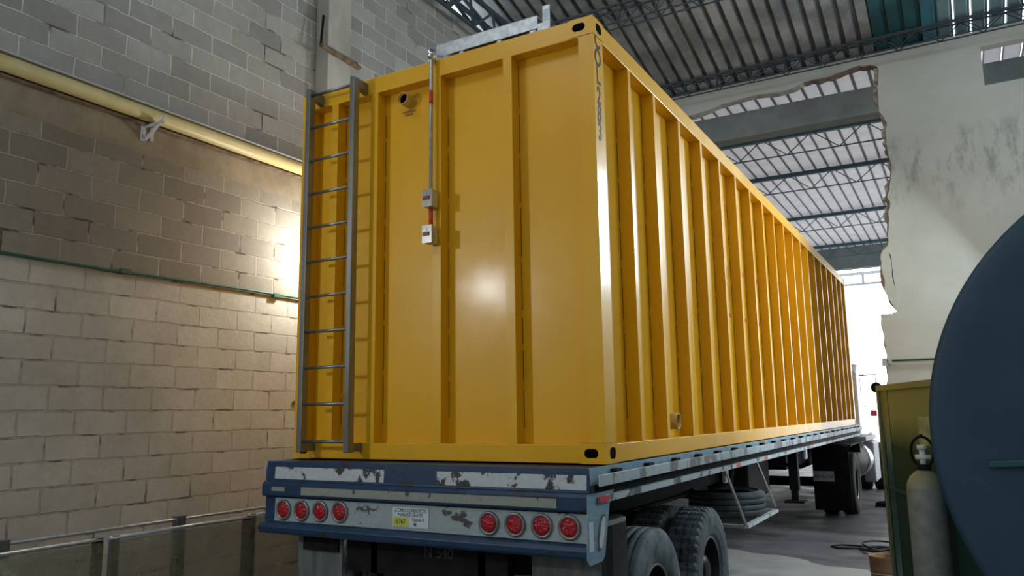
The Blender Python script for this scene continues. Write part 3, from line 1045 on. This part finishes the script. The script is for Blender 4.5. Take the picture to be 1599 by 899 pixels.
# right and left side rails
for sx, xs in ((1, TX1), (-1, TX0)):
    a, b = sorted((xs - 0.006 * sx, xs + 0.004 * sx))
    mb = MB(); mb.box(a, b, -0.262, 12.0, 1.305, 1.398); mb.build('side_rail', [M['pale_blue']], T)
    a, b = sorted((xs - 0.03 * sx, xs - 0.012 * sx))
    mb = MB(); mb.box(a, b, -0.20, 12.0, 1.24, 1.31); mb.build('side_web', [M['chassis']], T)
    a, b = sorted((xs + 0.040 * sx, xs + 0.052 * sx))
    y = -0.24; k = 0
    while y < 11.95:
        L = min(0.60, 12.0 - y)
        mb = MB(); mb.box(a, b, y, y + L - 0.004, 1.300, 1.362)
        mb.build('rub_rail', [M['rail_grey']], T, bevel=0.003)
        y += L
    y = 0.02
    while y < 11.8:
        a, b = sorted((xs + 0.004 * sx, xs + 0.040 * sx))
        mb = MB(); mb.box(a, b, y, y + 0.09, 1.292, 1.378); mb.build('stake_pocket', [M['chassis']], T)
        y += 0.53
    a, b = sorted((xs - 0.12 * sx, xs + 0.018 * sx))
    mb = MB(); mb.box(a, b, -0.20, 12.0, 1.205, 1.242)
    a, b = sorted((xs - 0.14 * sx, xs - 0.10 * sx))
    mb.box(a, b, -0.20, 12.0, 1.20, 1.30)
    mb.build('lower_flange', [M['flange']], T)
for y0, c_ in ((-0.18, 'red'), (2.62, 'w'), (2.76, 'red'), (3.85, 'red'), (4.0, 'w'), (6.6, 'red'), (6.75, 'w'), (8.8, 'red')):
    mb = MB(); mb.box(TX1 + 0.018, TX1 + 0.020, y0, y0 + 0.13, 1.208, 1.240)
    mb.build('side_reflector', [M['red_small'] if c_ == 'red' else M['sign_white']], T)
# chassis
mb = MB()
for x in (-1.68, -0.84):
    mb.box(x - 0.06, x + 0.06, -0.1, 12.0, 1.24, 1.30); mb.box(x - 0.012, x + 0.012, -0.1, 12.0, 0.86, 1.24); mb.box(x - 0.06, x + 0.06, -0.1, 12.0, 0.83, 0.86)
mb.build('main_beam', [M['chassis']], T)
y = 0.1
while y < 12:
    mb = MB(); mb.box(TX0 + 0.14, TX1 - 0.14, y, y + 0.06, 1.20, 1.298); mb.build('cross_member', [M['chassis']], T)
    y += 0.6
mb = MB()
mb.box(-1.75, -0.55, -0.19, -0.12, 0.72, 0.93)
mb.box(-1.55, -1.50, -0.19, -0.12, 0.2, 0.93); mb.box(-0.75, -0.70, -0.19, -0.12, 0.2, 0.93)
mb.box(-1.75, -0.55, -0.16, -0.08, 0.40, 0.48)
mb.build('underrun_guard', [M['chassis']], T)
text('plate_text', 'N 540', 0.085, (-1.03, -0.192, 0.872), RR, M['grime'], T, sx=1.0)
mb = MB(); mb.tube([(-1.60, -0.16, 0.93), (-1.66, -0.14, 0.5)], 0.006, 6); mb.build('air_hose', M['grime'], T)
# wheels
R_ = 0.475


def tyre_mesh(mb, c, w, R, rr, seg=126, lugs=True):
    """axis x, c = centre"""
    h = w / 2
    prof = [(rr, -h * 0.78), (rr + 0.03, -h * 0.92), (rr + 0.09, -h), (R - 0.07, -h * 0.98), (R - 0.022, -h * 0.90), (R - 0.004, -h * 0.80),
            (R, -h * 0.58), (R, -h * 0.50), (R - 0.012, -h * 0.48), (R - 0.012, -h * 0.42), (R, -h * 0.40), (R, -h * 0.06), (R - 0.012, -h * 0.04), (R - 0.012, h * 0.04)]
    full = prof + [(r, -t) for r, t in reversed(prof)]
    c = Vector(c)
    rings = []
    for j, (r, t) in enumerate(full):
        ring = []
        for k in range(seg):
            a = 2 * PI * k / seg
            q = r
            if lugs and abs(t) < h * 0.95 and r > R - 0.03 and (k % 3 == 0) and abs(t) > h * 0.03:
                q = r - 0.020
            ring.append(mb.bm.verts.new(c + Vector((t, math.cos(a) * q, math.sin(a) * q))))
        rings.append(ring)
    for a, b in zip(rings, rings[1:]):
        for k in range(seg):
            f = mb.bm.faces.new((a[k], a[(k + 1) % seg], b[(k + 1) % seg], b[k]))
            f.smooth = not lugs
            f.material_index = mb.mi
    return mb


def wheel(parent, x_out, y, side, R=R_, rubber='tyre', lugs=True):
    """dual wheel: outer face at x_out, side=+1 right"""
    w = 0.26
    for k in range(2):
        xc = x_out - side * (w / 2 + k * 0.31)
        root = bpy.data.objects.new('wheel', None); COL.objects.link(root); root.parent = parent
        root.location = Vector((xc, y, R)) - wloc(parent)
        mb = MB(); tyre_mesh(mb, (xc, y, R), w, R, 0.25, lugs=lugs)
        mb.build('tyre', M[rubber], root)
        mb = MB()
        s = side
        mb.lathe([(0.255, w * 0.40 * s), (0.247, w * 0.42 * s), (0.241, w * 0.38 * s)], (xc, y, R), 'x', 48)
        mb.build('rim_lip', M['rim_lip'], root)
        mb = MB()
        mb.lathe([(0.242, w * 0.38 * s), (0.235, w * 0.1 * s), (0.228, -w * 0.25 * s), (0.12, -w * 0.3 * s), (0.11, w * 0.2 * s), (0.07, w * 0.3 * s), (0.0005, w * 0.3 * s)], (xc, y, R), 'x', 48)
        for a in range(10):
            an = a * PI / 5
            mb.tube([(xc - w * 0.28 * s, y + 0.16 * math.cos(an), R + 0.16 * math.sin(an)), (xc - w * 0.12 * s, y + 0.16 * math.cos(an), R + 0.16 * math.sin(an))], 0.013, 6)
        mb.build('rim', M['rim'], root)


for y, lg in ((0.80, False), (2.03, True)):
    wheel(T, 0.0, y, 1, lugs=lg)
    wheel(T, TX0 + 0.01, y, -1, lugs=lg)
    mb = MB(); mb.tube([(TX0 + 0.3, y, R_), (TX1 - 0.3, y, R_)], 0.075, 16); mb.box(-1.95, -0.6, y - 0.11, y + 0.11, 0.60, 0.88)
    mb.build('axle', [M['chassis']], T)
# flaps at the back of the rear wheels
mb = MB(); mb.box(-2.16, -1.775, -0.205, -0.195, 0.35, 0.93); mb.build('mud_flap', [M['flap']], T)
mb = MB(); mb.box(-2.10, -1.80, -0.225, -0.206, 0.83, 0.93); mb.build('flap_bracket', [M['chassis']], T)
mb = MB()
for k in range(8):
    x = -0.40 + k * 0.0525
    mb.prism([(x, -0.175 + 0.004 * (k % 2)), (x + 0.0525, -0.175 + 0.004 * ((k + 1) % 2)), (x + 0.0525, -0.165), (x, -0.165)], 'z', 0.3, 0.905)
mb.build('mud_flap', [M['flap']], T)
# curved splash panel between bumper and wheels
mb = MB()
mb.prism([(-0.42, -0.10), (-0.10, -0.125), (-0.03, -0.115), (0.005, -0.07), (0.018, 0.0), (0.018, 0.25), (-0.42, 0.25)], 'z', 0.32, 1.105)
mb.build('splash_guard', [M['flap_dark']], T, bevel=0.035)
mb = MB(); mb.lathe([(0.56, -0.30), (0.56, -0.03)], (-0.30, 2.03, R_ + 0.03), 'x', 16, a0=-0.30 * PI, a1=-0.06 * PI); mb.build('splash_guard', [M['flap']], T)
# spare wheel cage
mb = MB()
for x in (-0.10, -0.98):
    mb.bar((x, 2.82, 1.21), (x, 3.50, 0.62), 0.014, 0.03)
    mb.bar((x, 4.02, 1.21), (x, 4.82, 0.66), 0.014, 0.03)
mb.mi = 1
for x in (-0.10, -0.98):
    mb.bar((x, 3.48, 0.615), (x, 4.84, 0.615), 0.05, 0.03)
mb.bar((-0.10, 4.84, 0.615), (-0.98, 4.84, 0.615), 0.04, 0.03)
mb.bar((-0.10, 3.48, 0.615), (-0.98, 3.48, 0.615), 0.04, 0.03)
mb.build('spare_wheel_cage', [M['steel'], M['bracket_white']], T)
mb = MB(); mb.box(-0.14, -0.10, 2.88, 2.98, 1.06, 1.20); mb.build('side_marker', [M['lens_clear']], T, bevel=0.015)
mb = MB(); mb.box(-0.14, -0.10, 6.9, 7.0, 1.04, 1.18); mb.build('side_marker', [M['lens_clear']], T, bevel=0.015)
mb = MB(); mb.tube([(-0.5, 4.2, 1.2), (-0.5, 4.2, 0.9)], 0.03, 8); mb.build('winch_rod', [M['chassis']], T)
mb = MB(); mb.tube([(-0.5, 3.7, 0.92), (-0.3, 3.75, 1.0), (-0.28, 3.8, 1.2)], 0.035, 8); mb.build('winch_arm', [M['chassis']], T)
# landing legs
for x in (-0.32, -2.05):
    mb = MB(); mb.box(x - 0.06, x + 0.06, 7.1, 7.22, 0.62, 1.25); mb.box(x - 0.045, x + 0.045, 7.115, 7.205, 0.48, 0.62)
    lg = mb.build('landing_leg', [M['chassis']], T)
    mb = MB(); mb.box(x - 0.13, x + 0.13, 7.03, 7.29, 0.455, 0.48); mb.build('leg_foot', [M['chassis']], lg)
mb = MB(); mb.tube([(-0.30, 7.16, 0.95), (-2.0, 7.16, 0.95)], 0.025, 8); mb.build('leg_shaft', [M['chassis']], T)
mb = MB(); mb.box(-1.9, -0.55, 5.55, 6.7, 0.62, 1.2); mb.build('tool_box', [M['chassis']], T, bevel=0.02)
mb = MB(); mb.box(-1.8, -0.5, 7.6, 9.2, 0.85, 1.2); mb.build('coupler_plate', [M['chassis']], T, bevel=0.02)

# spare tyre lying in the cage
sp = thing('spare_tyre', 'worn spare tyre lying flat in the cage beneath the trailer', 'tyre', (-0.47, 4.22, 0.632))
mb = MB(); tyre_mesh(mb, (0, 0, 0), 0.25, 0.39, 0.25, lugs=False)
bmesh.ops.rotate(mb.bm, verts=mb.bm.verts[:], cent=(0, 0, 0), matrix=Matrix.Rotation(PI / 2, 3, 'Y'))
bmesh.ops.translate(mb.bm, verts=mb.bm.verts[:], vec=(-0.47, 4.22, 0.632 + 0.125))
mb.build('tread_ring', M['tyre_spare'], sp)
mb = MB(); mb.lathe([(0.255, 0.02), (0.24, 0.05), (0.22, 0.16), (0.10, 0.17), (0.0005, 0.17)], (-0.47, 4.22, 0.632), 'z', 40); mb.build('rim', M['rim'], sp)

# ------------------------------------------------------------------ lorry
L = thing('lorry', 'white lorry tractor outside in the bright yard ahead of the trailer', 'lorry', (-1.0, 12, 0))
LX = 0.14
LY0 = 10.12
mb = MB()
for x in (-1.45, -0.65):
    mb.box(x - 0.04, x + 0.04, 9.3, 15.4, 0.75, 0.98)
mb.box(-1.45, -0.65, 9.4, 9.5, 0.75, 0.98); mb.box(-1.45, -0.65, 12.0, 12.1, 0.75, 0.98)
mb.build('chassis_frame', [M['chassis']], L)
mb = MB(); mb.box(-1.6, -0.5, 9.6, 10.7, 0.98, 1.16); mb.build('fifth_wheel', [M['chassis']], L, bevel=0.02)
wheel(L, LX, LY0, 1, R=0.49, rubber='tyre_dark', lugs=False)
wheel(L, LX - 2.45, LY0, -1, R=0.49, rubber='tyre_dark', lugs=False)
mb = MB(); mb.tube([(LX - 2.2, LY0, 0.49), (LX - 0.25, LY0, 0.49)], 0.08, 14); mb.build('axle', [M['chassis']], L)
for x0 in (LX - 0.60, LX - 2.45):
    mb = MB()
    mb.prism([(9.50, 1.10), (9.58, 1.13), (10.7, 1.13), (10.78, 0.95), (10.76, 0.95), (10.69, 1.11), (9.58, 1.11), (9.52, 1.09)], 'x', x0, x0 + 0.60)
    mb.build('mudguard', [M['chassis']], L)
    mb = MB(); mb.box(x0, x0 + 0.56, 9.50, 9.512, 0.10, 1.10); mf = mb.build('mud_flap', [M['flap_dark'] if x0 < -1 else M['chassis']], L)
    if x0 > -1:
        mb = MB(); mb.box(x0 + 0.0, x0 + 0.32, 9.488, 9.498, 0.55, 0.71); lp = mb.build('licence_plate', [M['grey_paint']], mf)
        text('plate_text', '480·EU·5R', 0.075, (x0 + 0.16, 9.486, 0.625), RR, M['sign_ink'], mf, sx=0.9)
mb = MB(); mb.lathe([(0.0005, 0.0), (0.27, 0.0), (0.315, 0.03), (0.325, 0.08), (0.325, 1.1), (0.30, 1.16), (0.0005, 1.18)], (-0.10, 11.55, 0.78), 'y', 40); mb.build('fuel_tank', [M['alu']], L)
mb = MB(); mb.box(0.04, 0.24, 12.0, 12.9, 0.35, 1.08); mb.build('step_panel', [M['grey_paint']], L, bevel=0.03)
mb = MB(); mb.box(-0.5, 0.20, 11.2, 12.9, 1.12, 1.20); mb.build('catwalk', [M['grey_paint']], L, bevel=0.01)
# cab
mb = MB(); mb.prism([(12.95, 1.0), (12.95, 2.45), (13.3, 2.6), (14.2, 2.55), (14.75, 2.0), (16.0, 1.95), (16.15, 0.7), (15.3, 0.6), (15.2, 0.95), (14.9, 1.15), (14.3, 1.15), (14.05, 0.9), (14.0, 0.6), (13.0, 0.6)], 'x', -2.15, -0.06)
cab = mb.build('cab', [M['white_paint']], L, bevel=0.05)
mb = MB(); mb.prism([(13.45, 1.9), (13.45, 2.4), (14.1, 2.4), (14.5, 1.9)], 'x', -0.06, -0.054); mb.build('cab_window', [M['glass_dark']], cab)
mb = MB(); mb.tube([(-0.06, 13.9, 2.40), (0.20, 13.95, 2.40), (0.20, 13.95, 1.75), (-0.06, 13.9, 1.75)], 0.012, 8); ma = mb.build('mirror_arm', [M['chassis']], L)
mb = MB(); mb.lathe([(0.0005, -0.05), (0.08, -0.04), (0.11, 0.0), (0.10, 0.03), (0.0005, 0.03)], (0.20, 13.9, 2.13), 'y', 24); mb.build('mirror', [M['chassis']], ma)
mb = MB(); mb.box(0.05, 0.17, 13.9, 13.93, 1.54, 1.66); mb.build('red_marker', [M['red_small']], ma)
wheel(L, 0.22, 14.6, 1, R=0.49, rubber='tyre_dark', lugs=False)

# ------------------------------------------------------------------ left wall fittings
t = thing('green_pipe', 'thin green painted pipe running along the left block wall above the whitewash', 'pipe', (-3.77, -9, 2.83))
pts = [(-3.775, y, 2.832 + 0.012 * math.sin(y * 1.7)) for y in [(-9 + 0.6 * k) for k in range(28)]]
mb = MB(); mb.tube(pts, 0.0115, 8); mb.build('pipe', M['green_pipe'], t)
for y in (-3.5, -0.55, 1.0, 3.5):
    mb = MB(); mb.box(-3.798, -3.755, y, y + 0.08, 2.815, 2.85)
    mb.build('pipe_clip', M['green_pipe'], t)
t = thing('yellow_pipe', 'thick pale yellow pipe running along the left block wall above the green pipe', 'pipe', (-3.7, -9, 4.1))
mb = MB(); mb.tube([(-3.715, -9, 4.125), (-3.715, -2, 4.125), (-3.715, 7.4, 4.125)], 0.058, 20); mb.build('pipe', M['yellow_pipe'], t)
mb = MB(); mb.box(-3.796, -3.66, -9, 7.4, 4.184, 4.192); mb.build('top_flange', M['grey_paint'], t)
mb = MB(); mb.box(-3.796, -3.75, -9, 7.4, 4.052, 4.064); mb.build('under_shadow_strip', M['wood'], t)  # dark strip stands for the shadow beneath the pipe
t = thing('pipe_bracket', 'small grey steel bracket holding the yellow pipe on the block wall', 'bracket', (-3.78, -0.38, 3.92))
mb = MB(); mb.box(-3.80, -3.79, -0.44, -0.40, 3.92, 4.06); mb.bar((-3.79, -0.40, 3.94), (-3.62, -0.38, 4.07), 0.02, 0.02)
mb.bar((-3.79, -0.40, 4.05), (-3.60, -0.38, 4.06), 0.03, 0.012); mb.tube([(-3.62, -0.38, 4.06), (-3.60, -0.37, 4.13)], 0.009, 8); mb.box(-3.80, -3.785, -0.36, -0.33, 3.94, 4.06)
mb.build('bracket_arm', M['grey_paint'], t)
t = thing('wood_offcut', 'short rough brown wood offcut stuck across the concrete column', 'wood', (-3.6, 1.6, 5.42))
mb = MB(); mb.bar((-3.59, 1.36, 5.455), (-3.59, 1.90, 5.45), 0.05, 0.045); mb.bar((-3.59, 1.74, 5.445), (-3.585, 1.94, 5.425), 0.06, 0.035)
mb.build('wood_offcut_piece', M['wood'], t, bevel=0.008)
t = thing('dark_rod', 'dark rod standing against the concrete column above the wood offcut', 'rod', (-3.65, 1.42, 5.47))
mb = MB(); mb.tube([(-3.64, 1.40, 5.47), (-3.66, 1.45, 5.84)], 0.013, 8); mb.build('rod', M['chassis'], t)

# film-wrapped screens leaning by the left wall
def screen(x, y0, y1, zt, label, extra=0.0):
    t = thing('screen_panel', label, 'panel', (x, (y0 + y1) / 2, 0), 'metal framed screens along the left wall')
    mb = MB(); mb.tube([(x, y0, zt), (x, y1, zt)], 0.014, 10); mb.build('top_rail', M['galv'], t)
    for y in (y0 + 0.02, y1 - 0.05):
        mb = MB(); mb.box(x - 0.03, x + 0.012, y, y + 0.05, 0, zt + 0.012); mb.build('post', M['chassis'] if y > y0 + 0.1 else M['flap'], t)
    mb = MB()
    rows = 8
    cols = 14
    vs = [[mb.bm.verts.new((x + 0.014 + 0.006 * random.random(), y0 + (y1 - y0) * i / cols, 0.03 + (zt - 0.045) * j / rows)) for j in range(rows + 1)] for i in range(cols + 1)]
    for i in range(cols):
        for j in range(rows):
            f = mb.bm.faces.new((vs[i][j], vs[i + 1][j], vs[i + 1][j + 1], vs[i][j + 1])); f.smooth = True
    mb.build('plastic_film', M['film'], t)
    mb = MB(); mb.bar((x, y0, 0.30), (x, y1, 0.32), 0.02, 0.02); mb.build('mid_rail', M['galv'], t)


screen(-2.95, -2.75, -1.09, 0.957, 'metal framed screen wrapped in film, nearest at the lower left')
screen(-2.95, -1.05, 0.08, 0.957, 'middle metal framed film screen between its two neighbours by the left wall')
screen(-3.02, 0.12, 1.8, 0.957, 'metal framed film screen half hidden behind the trailer corner')
t = thing('long_rail', 'long thin galvanized rail lying behind the film screens at the wall', 'rail', (-3.15, -1, 0.97))
mb = MB(); mb.tube([(-3.15, -3, 0.985), (-3.15, 1.9, 0.985)], 0.011, 8)
mb.build('tube', M['galv'], t)
for y in (-1.62, -0.42, 1.0):
    mb = MB(); mb.box(-3.18, -3.12, y, y + 0.07, 0.0, 1.01)
    mb.build('support_block', M['flap'], t)

# ------------------------------------------------------------------ right side things
t = thing('steel_disc', 'huge round navy blue steel disc standing upright at the right', 'disc', (3.15, 0.85, 0))
cz = 1.62; Rr = 1.545
mb = MB(); mb.lathe([(0.0005, 0.06), (0.6, 0.045), (1.1, 0.02), (1.4, 0.004), (1.51, 0.0), (Rr, 0.012), (Rr, 0.30), (Rr - 0.012, 0.30), (Rr - 0.012, 0.03), (1.4, 0.02), (0.0005, 0.08)], (3.15, 0.85, cz), 'y', 128)
bmesh.ops.translate(mb.bm, verts=mb.bm.verts[:], vec=(0, 0, Rr - cz))
mb.build('dished_disc', M['navy'], t)
mb = MB(); mb.bar((1.87, 0.845, 1.385), (2.30, 0.86, 1.405), 0.03, 0.034); mb.build('lifting_bar', M['teal_strip'], t, bevel=0.006)
# green framed panel
A = Vector((1.157, 3.215, 0)); B = Vector((1.836, 1.26, 0))
d = (B - A).normalized(); nrm = Vector((-d.y, d.x, 0))
if nrm.y > 0: nrm = -nrm
t = thing('metal_partition', 'upright green sheet steel panel with olive border behind the gas cylinder', 'panel', ((A + B) / 2))
PH = 1.885


def slab(mb, s0, s1, z0, z1, n0, n1):
    pts = []
    for s_ in (s0, s1):
        for n_ in (n0, n1):
            pts.append(A + d * s_ + nrm * n_)
    v = [mb.bm.verts.new((p.x, p.y, z)) for p in pts for z in (z0, z1)]
    for q in [(0, 1, 3, 2), (4, 6, 7, 5), (0, 4, 5, 1), (2, 3, 7, 6), (0, 2, 6, 4), (1, 5, 7, 3)]:
        f = mb.bm.faces.new([v[i] for i in q]); f.material_index = mb.mi


Lp = (B - A).length
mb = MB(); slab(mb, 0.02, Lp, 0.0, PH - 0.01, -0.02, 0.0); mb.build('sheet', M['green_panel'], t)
mb = MB(); slab(mb, 0, Lp, PH - 0.045, PH, -0.03, 0.022); mb.build('top_border', M['green_trim'], t)
mb = MB(); slab(mb, 0, 0.05, 0, PH - 0.045, -0.03, 0.022); mb.build('side_border', M['green_trim'], t)
mb = MB(); slab(mb, 0.10, 0.26, 0, PH - 0.045, 0.0, 0.004); mb.build('dark_strip', M['teal_strip'], t)
mb = MB(); slab(mb, 0.0, Lp, 1.035, 1.06, 0.0, 0.022); mb.build('cross_bar', M['teal_strip'], t)
mb = MB(); slab(mb, 0.98, 1.36, 1.43, 1.63, 0.0, 0.003); mb.build('faded_paper', M['paper'], t)
# gas cylinder
bx, by = 1.515, 1.88
# stand it in front of the panel
t = thing('gas_cylinder', 'tall grey gas cylinder with olive shoulder standing beside the navy disc', 'gas cylinder', (bx, by - 0.12, 0))
by -= 0.12
mb = MB(); mb.lathe([(0.0005, 0.0), (0.105, 0.0), (0.117, 0.015), (0.117, 1.15), (0.115, 1.17)], (bx, by, 0), 'z', 48); mb.build('cylinder_body', M['bottle'], t)
mb = MB(); mb.lathe([(0.1155, 1.165), (0.108, 1.205), (0.088, 1.245), (0.055, 1.275), (0.035, 1.285), (0.035, 1.31), (0.0005, 1.31)], (bx, by, 0), 'z', 48); mb.build('shoulder', M['bottle_top'], t)
mb = MB(); mb.tube([(bx, by, 1.30), (bx, by, 1.42)], 0.02, 14); mb.tube([(bx - 0.045, by - 0.01, 1.37), (bx + 0.05, by - 0.01, 1.37)], 0.017, 12); mb.tube([(bx, by, 1.42), (bx, by, 1.45)], 0.032, 14)
mb.build('valve', M['lens_clear'], t)
gpts = []
for k in range(21):
    a = -PI * 0.40 + (2 * PI - PI * 0.20) * k / 20
    a = -PI / 2 + 0.35 + (2 * PI - 0.7) * k / 20
    gpts.append((bx + 0.068 * math.cos(a), by, 1.405 + 0.098 * math.sin(a)))
mb = MB(); mb.tube(gpts, 0.009, 10)
mb.lathe([(0.042, 1.285), (0.046, 1.30), (0.042, 1.325), (0.036, 1.325)], (bx, by, 0), 'z', 24)
mb.tube([(bx, by, 1.495), (bx, by, 1.52)], 0.012, 8)
mb.build('valve_guard', M['chassis'], t)
# paint tin
t = thing('rusty_bucket', 'rusty brown tin bucket on the floor by the green panel', 'bucket', (1.02, 4.02, 0))
mb = MB(); mb.lathe([(0.0005, 0.005), (0.125, 0.0), (0.14, 0.34), (0.145, 0.345), (0.145, 0.355), (0.135, 0.35), (0.12, 0.02), (0.0005, 0.015)], (1.02, 4.02, 0), 'z', 40); mb.build('bucket_body', M['rust'], t)
mb = MB(); mb.lathe([(0.138, 0.20), (0.142, 0.205), (0.138, 0.21)], (1.02, 4.02, 0), 'z', 40); mb.build('hoop', M['galv'], t)
# cable on the floor
t = thing('black_cable', 'loose black cable coiled on the dark floor near the wall foot', 'cable', (0.5, 6.6, 0))
pts = []
for k in range(70):
    a = k / 69 * 3 * 2 * PI
    r = 0.16 + 0.02 * math.sin(k * 0.7)
    pts.append((0.74 + r * 1.1 * math.cos(a), 6.45 + r * 1.6 * math.sin(a), 0.012 + 0.10 * (k / 69) * (0.5 + 0.5 * math.sin(a * 0.5 + 1))))
pre = [(0.70, 6.55, 0.012), (0.5, 6.50, 0.012), (0.27, 6.42, 0.012), (0.18, 6.55, 0.012), (0.28, 6.70, 0.012), (0.5, 6.68, 0.012), (0.72, 6.62, 0.012)]
mb = MB(); mb.tube(pre + pts, 0.011, 8); mb.build('cable_loop', M['cable'], t)
# shoe of someone standing beyond the wall
t = thing('shoe', 'black shoe below a dark trouser leg just beyond the broken wall', 'shoe', (0.42, 11.3, 0))
mb = MB()
mb.tube([(0.26, 11.25, 0.035), (0.30, 11.25, 0.045), (0.38, 11.26, 0.055), (0.46, 11.27, 0.06), (0.52, 11.27, 0.05)], [0.02, 0.036, 0.042, 0.045, 0.03], 14)
mb.build('shoe_upper', M['shoe'], t)
mb = MB(); mb.box(0.25, 0.54, 11.20, 11.31, 0, 0.02); mb.build('sole', M['shoe'], t, bevel=0.008)
mb = MB(); mb.tube([(0.47, 11.27, 0.09), (0.48, 11.27, 0.45), (0.49, 11.27, 0.8)], [0.06, 0.075, 0.085], 14); mb.build('trouser_leg', M['cloth'], t)
# green pipe on the cross wall
t = thing('green_pipe', 'thin green pipe running across the white plaster wall above the green panel', 'pipe', (2.5, YW - 0.03, 2.31))
mb = MB(); mb.tube([(0.99, YW - 0.03, 2.325), (5.5, YW - 0.03, 2.31)], 0.014, 8); mb.build('pipe', M['green_pipe'], t)
mb = MB(); mb.box(0.87, 0.93, YW - 0.06, YW, 2.26, 2.36); mb.box(0.94, 0.98, YW - 0.05, YW, 2.28, 2.35); mb.build('pipe_clamp', M['galv'], t)
